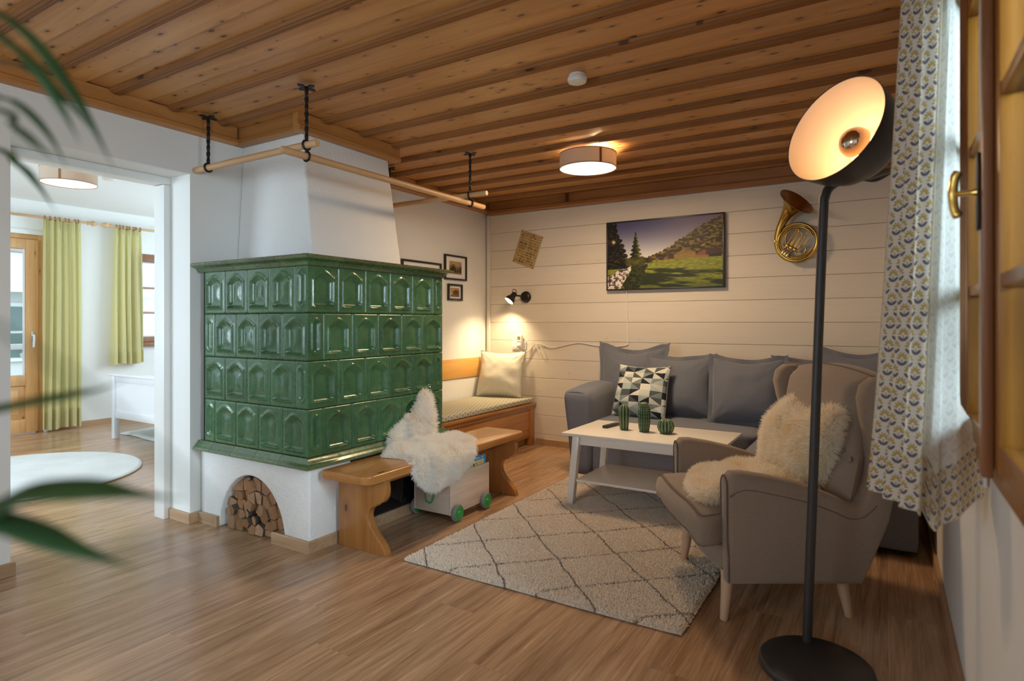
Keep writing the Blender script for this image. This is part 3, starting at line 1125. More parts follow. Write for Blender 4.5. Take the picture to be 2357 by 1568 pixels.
# ------------------------------------------------------------------ balcony door and window of the bedroom
FX = -7.87
d2 = structure(MB().box(FX - 0.09, FX - 0.02, 1.92, 1.985, 0, 2.15).box(FX - 0.09, FX - 0.02, 2.90, 2.955, 0, 2.15).box(FX - 0.09, FX - 0.02, 1.985, 2.90, 2.10, 2.15).build('door_2', M['larch'], origin=(FX - 0.05, 2.43, 0), bevel=0.004))
dl = MB().box(FX - 0.07, FX + 0.012, 1.99, 2.10, 0.012, 2.095).box(FX - 0.07, FX + 0.012, 2.785, 2.895, 0.012, 2.095).build('door_leaf', M['larch'], d2, bevel=0.004)
for a, b in ((0.012, 0.16), (0.52, 0.63), (1.99, 2.095)):
    MB().box(FX - 0.068, FX + 0.010, 2.10, 2.785, a, b).build('door_rail', M['larch'], dl, bevel=0.004)
MB().box(FX - 0.045, FX - 0.01, 2.10, 2.785, 0.16, 0.52).build('door_panel', M['larch'], dl, bevel=0.003)
MB().box(FX - 0.035, FX - 0.004, 2.16, 2.725, 0.21, 0.47).build('door_panel', M['larch'], dl, bevel=0.006)
MB().box(FX - 0.034, FX - 0.028, 2.10, 2.785, 0.63, 1.99).build('door_pane', M['glass'], dl, smooth=0)
for y in (2.103, 2.767):
    MB().box(FX - 0.028, FX - 0.008, y, y + 0.015, 0.63, 1.99).build('glazing_bead', M['frame_white'], dl)
hb = MB().box(FX + 0.012, FX + 0.018, 2.83, 2.855, 0.95, 1.10).build('door_handle', M['steel'], d2, bevel=0.002)
MB().tube([(FX + 0.018, 2.842, 1.06), (FX + 0.055, 2.842, 1.06), (FX + 0.06, 2.842, 1.03), (FX + 0.055, 2.838, 0.93)], 0.010, 8).build('handle_lever', M['plastic'], hb)
structure(MB().box(FX + 0.0005, FX + 0.02, 2.955, 2.985, 0, 2.20).box(FX + 0.0005, FX + 0.02, 1.88, 1.92, 0, 2.20).box(FX + 0.0005, FX + 0.02, 1.92, 2.955, 2.15, 2.20).build('trim_10', M['frame_white'], origin=(FX, 2.4, 0), bevel=0.003))
w2 = structure(MB().box(FX - 0.10, FX + 0.015, 3.83, 4.98, 0.95, 1.02).build('window_2', M['brownwood'], origin=(FX - 0.05, 4.4, 0.95), bevel=0.004))
MB().box(FX - 0.10, FX + 0.015, 3.83, 4.98, 1.96, 2.05).build('window_frame', M['brownwood'], w2, bevel=0.004)
for y in (3.83, 4.37, 4.90):
    MB().box(FX - 0.10, FX + 0.013, y, y + 0.08, 1.02, 1.96).build('window_frame', M['brownwood'], w2, bevel=0.004)
for z in (1.32, 1.63):
    MB().box(FX - 0.07, FX - 0.02, 3.91, 4.37, z - 0.014, z + 0.014).box(FX - 0.07, FX - 0.02, 4.45, 4.90, z - 0.014, z + 0.014).build('glazing_bar', M['brownwood'], w2)
MB().box(FX - 0.05, FX - 0.045, 3.91, 4.37, 1.02, 1.96).box(FX - 0.05, FX - 0.045, 4.45, 4.90, 1.02, 1.96).build('window_pane', M['glass'], w2, smooth=0)
MB().box(FX + 0.0005, FX + 0.06, 3.79, 5.02, 0.90, 0.949).build('window_sill', M['brownwood'], w2, bevel=0.005)

# ------------------------------------------------------------------ outdoors, as far as the windows show it
structure(MB().box(-60, -8.06, -40, 50, -3.4, -3.2).box(0.47, 40, -30, 60, -0.6, -0.4).build('ground', M['lawn'], origin=(0, 0, -3.2), smooth=0))
bal = thing('balcony_railing', 'white balcony railing with turned ornament beyond the glass door', 'railing', (-9.2, 2.4, -0.15))
MB().box(-9.3, -8.06, 0.6, 5.2, -0.2, -0.06).build('balcony_floor', M['extwood'], bal)
MB().box(-9.24, -9.18, 0.6, 5.2, 0.86, 0.93).build('handrail', M['bedwhite'], bal, bevel=0.008)
MB().box(-9.23, -9.19, 0.6, 5.2, 0.02, 0.09).build('bottom_rail', M['bedwhite'], bal)
for k in range(11):
    y = 0.66 + 0.44 * k
    MB().prism([(y - 0.02, 0.09), (y + 0.02, 0.09), (y + 0.10, 0.17), (y + 0.04, 0.27), (y + 0.025, 0.38), (y + 0.03, 0.62), (y + 0.10, 0.80), (y + 0.02, 0.86), (y - 0.02, 0.86), (y - 0.10, 0.80), (y - 0.03, 0.62), (y - 0.025, 0.38), (y - 0.04, 0.27), (y - 0.10, 0.17)], -9.22, -9.20, 'YZ').build('baluster', M['bedwhite'], bal)
nh = thing('neighbour_house', 'pale two storey house with boarded gable seen through bedroom windows', 'house', (-19, 5, -3.2))
MB().box(-26, -19, -1.5, 15, -3.2, 3.0).build('house_wall', M['extwhite'], nh)
for z in [3.0 + 0.3 * k for k in range(10)]:
    MB().box(-19.02, -18.95, -1.5, 15, z + 0.01, z + 0.29).build('gable_board', M['extwood'], nh)
MB().box(-25.9, -19.05, -1.4, 14.9, 3.0, 6.2).build('gable_core', M['extwood'], nh)
MB().prism([(-1.9, 6.0), (6.7, 9.0), (15.5, 6.0), (15.5, 6.4), (6.7, 9.4), (-1.9, 6.4)], -26.2, -18.3, 'YZ').build('roof', M['roofred'], nh)
for y0 in (3.9, 6.1, 8.2, 10.3):
    for z0 in (0.2, -2.6):
        f = MB().box(-19.02, -18.9, y0, y0 + 1.3, z0, z0 + 1.5).build('house_window', M['bedwhite'], nh)
        for i in range(2):
            for j in range(2):
                MB().box(-18.9, -18.88, y0 + 0.1 + 0.58 * i, y0 + 0.62 + 0.58 * i, z0 + 0.1 + 0.68 * j, z0 + 0.72 + 0.68 * j).build('window_pane', M['extglass'], f)
MB().box(-18.95, -18.2, 2.5, 12.0, 1.95, 2.1).build('eave_board', M['bedwhite'], nh)
for k in range(8):
    y = 3.3 + 1.0 * k
    MB().lathe([(0.0, 3.55), (0.05, 3.6), (0.17, 3.8), (0.15, 3.95), (0.04, 4.2), (0.0, 4.3)], 8, (-18.9, y, 0)).build('gable_ornament', M['extgreen'], nh)
for (x, y, z0, r, h, lab) in ((-14.5, 9.2, -3.2, 1.1, 3.2, 'round green garden shrub below the bedroom window'), (6.5, 8.0, -0.4, 2.4, 4.2, 'broad green tree outside the honey coloured window'), (9.0, 3.0, -0.4, 2.2, 3.4, 'low green tree standing beyond the side window')):
    t = thing('garden_tree', lab, 'tree', (x, y, z0))
    MB().tube([(x, y, z0), (x, y, z0 + h * 0.45)], 0.12, 8).build('trunk', M['bark'], t)

    def crown(u, v, x=x, y=y, z0=z0, r=r, h=h):
        a, b = 2 * PI * u, PI * v
        k = 0.8 + 0.45 * fbm(u * 9, v * 7, int(r * 10))
        return (x + r * k * math.sin(b) * math.cos(a), y + r * k * math.sin(b) * math.sin(a), z0 + h * 0.62 + h * 0.42 * k * math.cos(b))
    MB().grid(crown, 40, 24).build('crown', M['hedge'], t, weld=True)

# ================================================================== THE TILED STOVE
CXS, CYS = -2.546, 2.110          # the stove's room corner
TW, TH = 0.204, 0.2525
Z0 = 0.492


def outline(a, b, w, h, half):
    """signed inset distance of the raised panel of a tile (positive inside), metres"""
    cx = abs(a - w / 2)
    if half:
        hw, zb, zt = w * 0.21, 0.155 * h, 0.86 * h
        r = hw
        if b > zt - r:
            return hw - math.hypot(cx, b - (zt - r))
        if b < zb + r:
            return hw - math.hypot(cx, b - (zb + r))
        return hw - cx
    hw, zb = w * 0.345, 0.135 * h
    t = cx / hw
    if t > 0.84:
        top = 0.725 * h
    else:
        q = t / 0.84
        top = 0.742 * h + 0.118 * h * (0.45 * (0.5 + 0.5 * math.cos(PI * q)) + 0.55 * (1 - q ** 2.6))
    return min(hw - cx, b - zb, (top - b) * 0.85)


def relief(a, b, w, h, half, l=True, r=True):
    d = outline(a, b, w, h, half)
    z = 0.0085 * math.exp(-((d + 0.002) / 0.0048) ** 2)
    if d > 0:
        z -= (0.009 if half else 0.0135) * smoothstep(0.002, 0.011 if (not half and b - 0.135 * h < d + 0.004) else 0.030, d)
        if not half:
            z += 0.006 * smoothstep(0.02, 0.075, d)
    e = min(b, h - b, a if l else 1, (w - a) if r else 1)
    z -= 0.007 * (1 - smoothstep(0.0, 0.006, e)) ** 1.5
    return z


def tile_axis(w, n):
    return [w * (0.5 - 0.5 * math.cos(PI * i / n)) * 0.35 + w * (i / n) * 0.65 for i in range(n + 1)]


def add_tile(mb, w, h, half, place, l=True, r=True):
    nx, nz = (14, 30) if half else (26, 32)
    A, B = tile_axis(w, nx), tile_axis(h, nz)
    g = 0.0009
    v = []
    for b in B:
        for a in A:
            aa = min(max(a, g if l else 0), w - (g if r else 0))
            v.append(place(aa, relief(a, b, w, h, half, l, r), min(max(b, g), h - g)))
    f = [(j * (nx + 1) + i, j * (nx + 1) + i + 1, (j + 1) * (nx + 1) + i + 1, (j + 1) * (nx + 1) + i) for j in range(nz) for i in range(nx)]
    mb.add(v, f)


stove = thing('tiled_stove', 'green glazed tiled stove on a white plastered base with wood niche', 'stove', (-3.0, 2.65, 0))
# plastered base with the arched wood niche
AX, AW, AH = -3.035, 0.29, 0.335
archp = [(AX + AW * math.cos(PI * k / 28), AH * math.sin(PI * k / 28)) for k in range(29)]
base_poly = [(-3.520, 0), (-3.520, 0.437), (CXS, 0.437), (CXS, 0)] + [(x, max(z, 0)) for x, z in archp]
bs = MB().prism(base_poly, 2.12, 2.50, 'XZ')
bs.box(-3.520, CXS, 2.50, 3.235, 0, 0.437)
base = bs.build('stove_base', M['plaster'], stove, bevel=0.010, bang=70, seg=2, smooth=50)
MB().box(-3.34, -2.73, 2.46, 2.498, 0.001, 0.36).build('niche_back', M['niche_dark'], stove)
MB().box(CXS + 0.001, CXS + 0.010, 2.40, 3.16, 0.066, 0.428).build('oven_door', M['blackmetal'], stove, bevel=0.002)
MB().box(CXS + 0.0105, CXS + 0.014, 2.43, 3.13, 0.085, 0.345).build('oven_glass', M['blackglass'], stove, bevel=0.001)
MB().box(-3.50, CXS - 0.018, 2.128, 3.215, 0.437, 1.545).build('stove_core', M['grout'], stove, smooth=0)
full = half_m = None


def tile_obj(name, half, loc, rot):
    global full, half_m
    src = half_m if half else full
    if src is None:
        mb = MB()
        add_tile(mb, TW / 2 if half else TW, TH, half, lambda a, d, b: (a, -d, b))
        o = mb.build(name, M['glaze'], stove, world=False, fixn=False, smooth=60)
        if half:
            half_m = o
        else:
            full = o
    else:
        o = src.copy()
        COL.objects.link(o)
    o.location = Vector(loc) - stove.location
    o.rotation_euler = (R(rnd.uniform(-0.35, 0.35)), 0, rot + R(rnd.uniform(-0.35, 0.35)))
    return o


for row in range(4):
    z = Z0 + TH * row
    odd = row % 2 == 1                      # rows counted from below: 1 and 3 have the full tile on the right-hand face at the corner
    mb = MB()
    fw = TW / 2 if odd else TW
    rw = TW if odd else TW / 2
    add_tile(mb, fw, TH, odd, lambda a, d, b: (CXS - fw + a, CYS - d, z + b), r=False)
    add_tile(mb, rw, TH, not odd, lambda a, d, b: (CXS + d, CYS + a, z + b), l=False)
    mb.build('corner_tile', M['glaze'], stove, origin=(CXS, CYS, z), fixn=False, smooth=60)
    xx = CXS - fw
    seq = [0] * 4 if odd else [0] * 3 + [1]
    for hf in seq:
        xx -= TW / 2 if hf else TW
        tile_obj('tile', hf, (xx, CYS, z), 0)
    yy = CYS + rw
    seq = [0] * 4 + [1] if odd else [0] * 5
    for hf in seq:
        tile_obj('tile', hf, (CXS, yy, z), R(90))
        yy += TW / 2 if hf else TW

top_prof = [(-0.012, 1.4985), (0.006, 1.4985), (0.010, 1.504), (0.013, 1.512), (0.022, 1.522), (0.034, 1.527), (0.046, 1.529), (0.055, 1.536), (0.056, 1.545), (0.048, 1.552), (0.02, 1.554), (-0.012, 1.554)]
bot_prof = [(-0.012, 0.4925), (0.005, 0.4925), (0.008, 0.486), (0.017, 0.478), (0.021, 0.470), (0.027, 0.462), (0.036, 0.456), (0.040, 0.448), (0.040, 0.441), (0.030, 0.4378), (-0.012, 0.4378)]
for nm, pr in (('top_moulding', top_prof), ('bottom_moulding', bot_prof)):
    g = 0.0009
    xs = [-3.518, -3.36, -3.16, -2.955, -2.745]
    for a, b in zip(xs[:-1], xs[1:]):
        sweep([(a + g, CYS), (b - g, CYS)], pr).build(nm, M['glaze'], stove, origin=((a + b) / 2, CYS, pr[0][1]), smooth=50)
    sweep([(-2.745 + g, CYS), (CXS, CYS), (CXS, 2.31 - g)], pr).build(nm, M['glaze'], stove, origin=(CXS, CYS, pr[0][1]), smooth=50)
    ys = [2.31, 2.545, 2.775, 3.0]
    for a, b in zip(ys[:-1], ys[1:]):
        sweep([(CXS, a + g), (CXS, b - g)], pr).build(nm, M['glaze'], stove, origin=(CXS, (a + b) / 2, pr[0][1]), smooth=50)
    sweep([(CXS, 3.0 + g), (CXS, 3.232), (-2.75, 3.232)], pr).build(nm, M['glaze'], stove, origin=(CXS, 3.1, pr[0][1]), smooth=50)
hd_r = []
for t in [k / 8 for k in range(9)]:
    z = 1.546 + (2.43 - 1.546) * t
    s = min(1, t / 0.86)
    x1 = -2.805 - 0.147 * s
    ya, yb = 2.362 + 0.046 * s, 3.118 + 0.022 * s
    hd_r.append([(-3.526, ya, z), (x1, ya, z), (x1, yb, z), (-3.526, yb, z)])
MB().rings(hd_r).build('chimney_hood', M['plaster'], stove, bevel=0.014, bang=60, seg=3, smooth=50)

# ------------------------------------------------------------------ firewood, each log a thing
def clip_poly(poly, nx, nz, c):
    """keep the side nx*x + nz*z <= c"""
    out = []
    for i in range(len(poly)):
        p, q = poly[i], poly[(i + 1) % len(poly)]
        dp, dq = nx * p[0] + nz * p[1] - c, nx * q[0] + nz * q[1] - c
        if dp <= 0:
            out.append(p)
        if (dp < 0) != (dq < 0) and dp != dq:
            t = dp / (dp - dq)
            out.append((p[0] + (q[0] - p[0]) * t, p[1] + (q[1] - p[1]) * t))
    return out


lr_ = random.Random(21)
seeds = []
tries = 0
while tries < 6000:
    tries += 1
    x, z = AX + lr_.uniform(-0.29, 0.28), lr_.uniform(0.012, 0.285)
    if ((x - AX) / (AW - 0.02)) ** 2 + (z / (AH - 0.035)) ** 2 > 1:
        continue
    if x < AX - 0.15 and z < 0.05:
        continue
    dmin = 0.043 + 0.012 * vnoise(x * 30, z * 30, 5)
    if all(math.hypot(x - a, (z - b) * 1.05) > dmin for a, b in seeds):
        seeds.append((x, z))
made = 0
for i, (cx, cz) in enumerate(seeds):
    ply = [(cx - 0.05, max(0.004, cz - 0.05)), (cx + 0.05, max(0.004, cz - 0.05)), (cx + 0.05, cz + 0.045), (cx - 0.05, cz + 0.045)]
    g = 0.0014
    for j, (qx, qz) in enumerate(seeds):
        d = math.hypot(qx - cx, qz - cz)
        if i == j or d > 0.12:
            continue
        nx, nz = (qx - cx) / d, (qz - cz) / d
        ply = clip_poly(ply, nx, nz, nx * (cx + qx) / 2 + nz * (cz + qz) / 2 - g)
    for k in range(24):                       # the arch
        a = PI * (k + 0.5) / 24
        ex_, ez_ = AX + (AW - 0.010) * math.cos(a), (AH - 0.012) * math.sin(a)
        nx, nz = math.cos(a) / AW, math.sin(a) / AH
        ln_ = math.hypot(nx, nz)
        ply = clip_poly(ply, nx / ln_, nz / ln_, (nx * ex_ + nz * ez_) / ln_)
    if len(ply) < 3:
        continue
    inn = cx < AX - 0.16
    if inn:
        ply = clip_poly(ply, -1, 0, 3.318)
    if len(ply) < 3:
        continue
    mx_, mz_ = sum(p[0] for p in ply) / len(ply), sum(p[1] for p in ply) / len(ply)
    round_log = i in (3, 11) or (cx < AX - 0.20 and 0.05 < cz < 0.11)
    if round_log:
        rr = min(math.hypot((ply[q][0] + ply[(q + 1) % len(ply)][0]) / 2 - mx_, (ply[q][1] + ply[(q + 1) % len(ply)][1]) / 2 - mz_) for q in range(len(ply))) * 0.98
        ply = [(mx_ + rr * math.cos(2 * PI * q / 14), mz_ + rr * math.sin(2 * PI * q / 14)) for q in range(14)]
    yf = 2.128 + lr_.uniform(-0.008, 0.036) + (0.012 if cx > AX + 0.12 else 0)
    n = len(ply)
    sx_, sz_ = lr_.uniform(-0.30, 0.30), lr_.uniform(-0.25, 0.25)
    fr = [(px, yf + (px - mx_) * sx_ + (pz - mz_) * sz_, pz) for px, pz in ply]
    bk = [(mx_ + (px - mx_) * 0.95, 2.452, mz_ + (pz - mz_) * 0.95) for px, pz in ply]
    mb = MB()
    mb.add(fr + bk, [tuple(range(n))[::-1], tuple(range(2 * n - 1, n - 1, -1))[::-1]], 0)
    mb.add(fr + bk, [(q, (q + 1) % n, n + (q + 1) % n, n + q) for q in range(n)], 1 if (round_log or lr_.random() < 0.3) else 0)
    o = mb.build('firewood_log', [M['log'], M['bark']], origin=(mx_, yf, min(p[1] for p in ply)), weld=True, bevel=0.0012, seg=1, smooth=30)
    if round_log:
        tag(o, 'round bark covered log among the split firewood under the green stove', 'log', 'round firewood logs in the stove niche')
    else:
        tag(o, 'split firewood log stacked in the arched niche under the green stove', 'log', 'split firewood in the stove niche')
    made += 1
# the big split block and its neighbour lying on top of the pile
for (cx, zb, w, h, yf, lab, mt) in ((AX - 0.055, 0.283, 0.085, 0.036, 2.20, 'wide split log lying on top of the wood pile under the arch', 'log'), (AX + 0.05, 0.283, 0.055, 0.027, 2.26, 'dark barked split log on top of the pile beside the wide log', 'bark')):
    mb = MB()
    ply = [(cx - w / 2, zb), (cx + w / 2, zb), (cx + w * 0.42, zb + h * 0.6), (cx + w * 0.05, zb + h), (cx - w * 0.45, zb + h * 0.55)]
    tag(mb.prism(ply, yf, 2.45, 'XZ').build('firewood_log', M[mt], origin=(cx, yf, zb), bevel=0.0015, seg=1), lab, 'log', 'split firewood in the stove niche')

# ------------------------------------------------------------------ the pine bench along the stove
bench = thing('stove_bench', 'varnished pine bench with curved trestle legs along the tiled stove', 'bench', (-2.36, 2.92, 0))
bx0, bx1, by0, by1 = -2.522, -2.168, 2.155, 3.69
bx0w = -2.502
rc = 0.055
outl = [(bx0w, by0 + 0.012), (bx0w + 0.012, by0)] + arc((bx1 - rc, by0 + rc), rc, -90, 0, 6) + arc((bx1 - rc, by1 - rc), rc, 0, 90, 6) + [(bx0w, by1)]
MB().prism(outl, 0.387, 0.432, 'XY').build('seat_board', M['pine_y'], bench, bevel=0.008, seg=3, smooth=45)
prof = [(bx0 + 0.012, 0.0), (bx0 + 0.012, 0.386)]
right = [(-2.178, 0.386), (-2.172, 0.34), (-2.176, 0.305), (-2.195, 0.275), (-2.222, 0.262), (-2.238, 0.260)]
right2 = [(-2.240, 0.248), (-2.262, 0.240), (-2.283, 0.222), (-2.292, 0.195), (-2.287, 0.165), (-2.268, 0.130), (-2.238, 0.098), (-2.205, 0.068), (-2.180, 0.038), (-2.168, 0.010), (-2.168, 0.0)]
leg_poly = prof + spline(right, 3) + spline(right2, 3)
for y in (2.285, 3.555):
    MB().prism(leg_poly, y, y + 0.042, 'XZ').build('trestle_leg', M['pine_z'], bench, origin=(-2.35, y, 0), bevel=0.004, bang=60, smooth=45)
MB().box(-2.40, -2.375, 2.328, 3.554, 0.300, 0.385).build('stretcher', M['pine_y'], bench, bevel=0.003)

# ------------------------------------------------------------------ toy wagon with books
wag = thing('toy_wagon', 'pale wooden toy box on four green wheels under the stove bench', 'toy wagon', (-2.34, 3.07, 0))
wx0, wx1, wy0, wy1, wz0 = -2.490, -2.205, 2.875, 3.285, 0.045
fh, sh = 0.285, 0.288
MB().box(wx0 + 0.012, wx1 - 0.012, wy0, wy0 + 0.012, wz0, fh).build('end_panel', M['toywood_x'], wag, bevel=0.002)
MB().box(wx0 + 0.012, wx1 - 0.012, wy1 - 0.012, wy1, wz0, fh).build('end_panel', M['toywood_x'], wag, bevel=0.002)
for xa in (wx0, wx1 - 0.011):
    MB().box(xa, xa + 0.011, wy0 - 0.001, wy1 + 0.001, wz0 - 0.001, sh).build('side_panel', M['toywood_y'], wag, bevel=0.002)
MB().box(wx0 + 0.012, wx1 - 0.012, wy0 + 0.012, wy1 - 0.012, wz0, wz0 + 0.012).build('floor_panel', M['toywood_y'], wag)
for y in (wy0 + 0.045, wy1 - 0.06):
    for xw, sg in ((wx1 + 0.004, 1), (wx0 - 0.004, -1)):
        t = MB().lathe([(0.0432, 0.0), (0.048, 0.001), (0.051, 0.004), (0.051, 0.021), (0.048, 0.024), (0.0434, 0.0235)], 36, (xw, y, 0.052), (sg, 0, 0), caps=False)
        wh = t.build('wheel', M['greyplastic'], wag, origin=(xw, y, 0.052))
        MB().lathe([(0.004, 0.0), (0.0425, 0.001), (0.0428, 0.0235), (0.040, 0.0265), (0.036, 0.0250), (0.014, 0.0255), (0.012, 0.0295), (0.0, 0.0300)], 36, (xw, y, 0.052), (sg, 0, 0)).build('wheel_disc', M['wheelgreen'], wh)
rp = spline([(-2.395, wy0 - 0.002, 0.170), (-2.394, wy0 - 0.008, 0.150), (-2.385, wy0 - 0.010, 0.118), (-2.362, wy0 - 0.010, 0.103), (-2.338, wy0 - 0.010, 0.112), (-2.325, wy0 - 0.010, 0.145), (-2.318, wy0 - 0.006, 0.166), (-2.312, wy0 - 0.002, 0.172)], 5)
MB().tube(rp, 0.0042, 8).build('cord_handle', M['rope'], wag)
# books in the wagon: blue picture book facing the room and a plainer one behind it
bk = thing('picture_book', 'blue picture book with pale yellow panel standing in the toy wagon', 'book', (-2.225, 3.15, 0.06))
MB().box(-2.2285, -2.2195, 2.985, 3.262, 0.058, 0.342).build('book_block', M['paper'], bk)
MB().box(-2.219, -2.2175, 2.983, 3.264, 0.058, 0.344).build('cover', M['blue'], bk)
MB().box(-2.2175, -2.2170, 2.995, 3.245, 0.20, 0.318).build('cover_panel', M['bookyellow'], bk)
for y, z, s in ((3.225, 0.331, 0.008), (3.195, 0.331, 0.005), (3.180, 0.331, 0.005), (3.17, 0.331, 0.005)):
    MB().lathe([(0, 0), (s, 0), (s, 0.0004), (0, 0.0004)], 6, (-2.2174, y, z), (1, 0, 0)).build('cover_spot', M['paper'] if s < 0.008 else M['bookyellow'], bk)
for y, z, s, m in ((3.20, 0.300, 0.007, 'pine_light'), (3.13, 0.295, 0.010, 'brass'), (3.10, 0.298, 0.008, 'wheelgreen'), (3.16, 0.298, 0.006, 'leaf')):
    MB().lathe([(0, 0), (s, 0), (s * 0.7, 0.0004), (0, 0.0004)], 5, (-2.2169, y, z), (1, 0, 0)).build('cover_figure', M[m], bk)
bk2 = thing('picture_book', 'white backed picture book behind the blue book in the toy wagon', 'book', (-2.26, 3.15, 0.06))
MB().box(-2.262, -2.244, 3.0, 3.25, 0.058, 0.335).build('book_block', M['paper'], bk2)
MB().box(-2.2435, -2.242, 2.998, 3.252, 0.058, 0.337).build('cover', M['mat_board'], bk2)

# ------------------------------------------------------------------ drying poles under the ceiling
HK = 'forged hooks for the drying poles'


def hook(x, y, label, low, ringr=0.023):
    h = thing('pole_hook', label, 'hook', (x, y, 2.44), 0, HK)
    zt = 2.4085
    for sg, a in ((1, 0), (-1, 0), (0, 1), (0, -1)):
        ln = 0.058
        p = [(x + sg * 0.006, y + a * 0.006), ]
        d = Vector((sg, a, 0))
        n = Vector((-a, sg, 0))
        pts = [Vector((x, y, 0)) + d * t + n * w for t, w in ((0.0, 0.010), (0.022, 0.011), (0.030, 0.017), (0.045, 0.014), (ln, 0.0))]
        pts2 = [Vector((x, y, 0)) + d * t - n * w for t, w in ((0.045, 0.014), (0.030, 0.017), (0.022, 0.011), (0.0, 0.010))]
        MB().prism([(q.x, q.y) for q in pts + pts2], zt - 0.006, zt - 0.001, 'XY').build('flower_plate', M['iron'], h, bevel=0.001, seg=1)
    rings = []
    n = 26
    zs = zt - 0.004
    for i in range(n + 1):
        t = i / n
        a0 = 3.6 * PI * t
        r = 0.0105 if 0.04 < t < 0.97 else 0.013
        z = zs + (low + ringr - 0.001 - zs) * t
        rings.append([(x + r * math.cos(a0 + PI / 2 * q) * (1.0 if q % 2 else 0.80), y + r * math.sin(a0 + PI / 2 * q), z) for q in range(4)])
    MB().rings(rings).build('twisted_rod', M['iron'], h, smooth=50)
    return h


def ring(h, x, y, z, axis, r=0.0245):
    pts = []
    for k in range(20):
        a = 2 * PI * k / 20
        c, s_ = r * math.cos(a), r * math.sin(a)
        pts.append((x + c, y, z + s_) if axis == 'Y' else (x, y + c, z + s_))
    MB().tube(pts, 0.0055, 6, closed=True).build('pole_ring', M['iron'], h)


P1z, P2z = 2.110, 2.052
PY, PX = 2.088, -2.530
h1 = hook(-3.390, PY, 'black twisted iron hook near the bedroom doorway wall', P1z)
ring(h1, -3.390, PY, P1z, 'X')
h2 = hook(PX, PY, 'black twisted iron hook over the stove corner carrying two crossing poles', P1z)
ring(h2, PX, PY, P1z, 'X')
ring(h2, PX + 0.001, PY, P2z, 'Y')
h3 = hook(PX, 3.525, 'black twisted iron hook between the chimney and round ceiling lamp', P1z + 0.01)
ring(h3, PX, 3.525, P1z - 0.002, 'X')
ring(h3, PX + 0.001, 3.525, P2z, 'Y')
h4 = hook(-3.305, 3.525, 'black twisted iron hook half hidden behind the chimney hood', P1z)
ring(h4, -3.305, 3.525, P1z, 'X')


def pole(a, b, mat, label):
    a, b = Vector(a), Vector(b)
    d = (b - a).normalized()
    pts = [a, a + d * 0.004] + [a + (b - a) * (k / 12) for k in range(1, 12)] + [b - d * 0.004, b]
    rad = [0.016, 0.0185] + [0.0185 + 0.0006 * math.sin(k * 2.1) for k in range(1, 12)] + [0.0185, 0.016]
    o = MB().tube(pts, rad, 16).build('drying_pole', mat, origin=a, smooth=50)
    tag(o, label, 'pole', 'wooden drying poles')


pole((-3.525, PY, P1z), (-2.447, PY, P1z), M['rod_x'], 'round wooden pole from the doorway wall across the chimney front')
pole((PX, 1.935, P2z), (PX, 3.70, P2z), M['rod'], 'long round wooden pole running along the chimney towards the back wall')
pole((-3.525, 3.525, P1z), (-2.385, 3.525, P1z), M['rod_x'], 'round wooden pole reaching out from behind the chimney')

# ------------------------------------------------------------------ corner bench under the pictures
cbn = thing('corner_bench', 'built-in pine corner bench with cushioned seat beside the stove', 'bench', (-3.2, 4.2, 0))
cy0, cy1 = 3.245, 5.185
MB().box(-3.505, -2.918, cy0, cy1, 0.385, 0.412).build('seat_board', M['pine_y'], cbn, bevel=0.006)
MB().box(-2.972, -2.948, cy0, cy1 - 0.003, 0.075, 0.384).build('front_board', M['pine_y'], cbn, bevel=0.003)
MB().box(-2.947, -2.935, cy0, cy1 - 0.003, 0.352, 0.384).build('front_moulding', M['pine_y'], cbn, bevel=0.004)
MB().box(-3.02, -3.0, cy0, cy1 - 0.003, 0.002, 0.075).build('plinth', M['oaktrim'], cbn)
MB().box(-2.996, -2.94, 5.10, cy1 - 0.003, 0.002, 0.384).build('end_panel', M['pine_z'], cbn, bevel=0.003)
MB().box(-3.528, -3.503, cy0, cy1, 0.657, 0.847).build('back_board', M['pine_light'], cbn, bevel=0.004)
MB().box(-3.528, -3.512, 3.26, 5.17, 0.42, 0.652).build('back_wedge', M['wall'], cbn, smooth=0)
sp = soft(0.282, 0.955, 0.026, 0.016, 10, (0, 0, 0.004))
sp.v = [(x - 3.213, y + 4.212, z + 0.439) for x, y, z in sp.v]
tag(sp.build('seat_cushion', M['seatpat'], origin=(-3.2, 4.2, 0.412), smooth=60), 'long thin diamond patterned seat pad on the corner bench', 'cushion')


# ------------------------------------------------------------------ prints: colour per vertex on a fine grid
def print_panel(name, P, U, V, w, h, nx, ny, fn, parent=None):
    """flat print at corner P, axes U (right) and V (up), colour fn(u, v) in sRGB 0-255"""
    P, U, V = Vector(P), Vector(U).normalized(), Vector(V).normalized()
    mb = MB().grid(lambda u, v: P + U * (w * u) + V * (h * v), nx, ny)
    o = mb.build(name, M['print'], parent, fixn=False, smooth=0, origin=tuple(P))
    ca = o.data.color_attributes.new('Col', 'FLOAT_COLOR', 'POINT')
    buf = np.ones(((nx + 1) * (ny + 1), 4), np.float32)
    k = 0
    for j in range(ny + 1):
        for i in range(nx + 1):
            buf[k, :3] = srgb(*fn(i / nx, j / ny))
            k += 1
    ca.data.foreach_set('color', buf.ravel())
    return o


def lerp3(a, b, t):
    t = min(1, max(0, t))
    return tuple(a[i] + (b[i] - a[i]) * t for i in range(3))


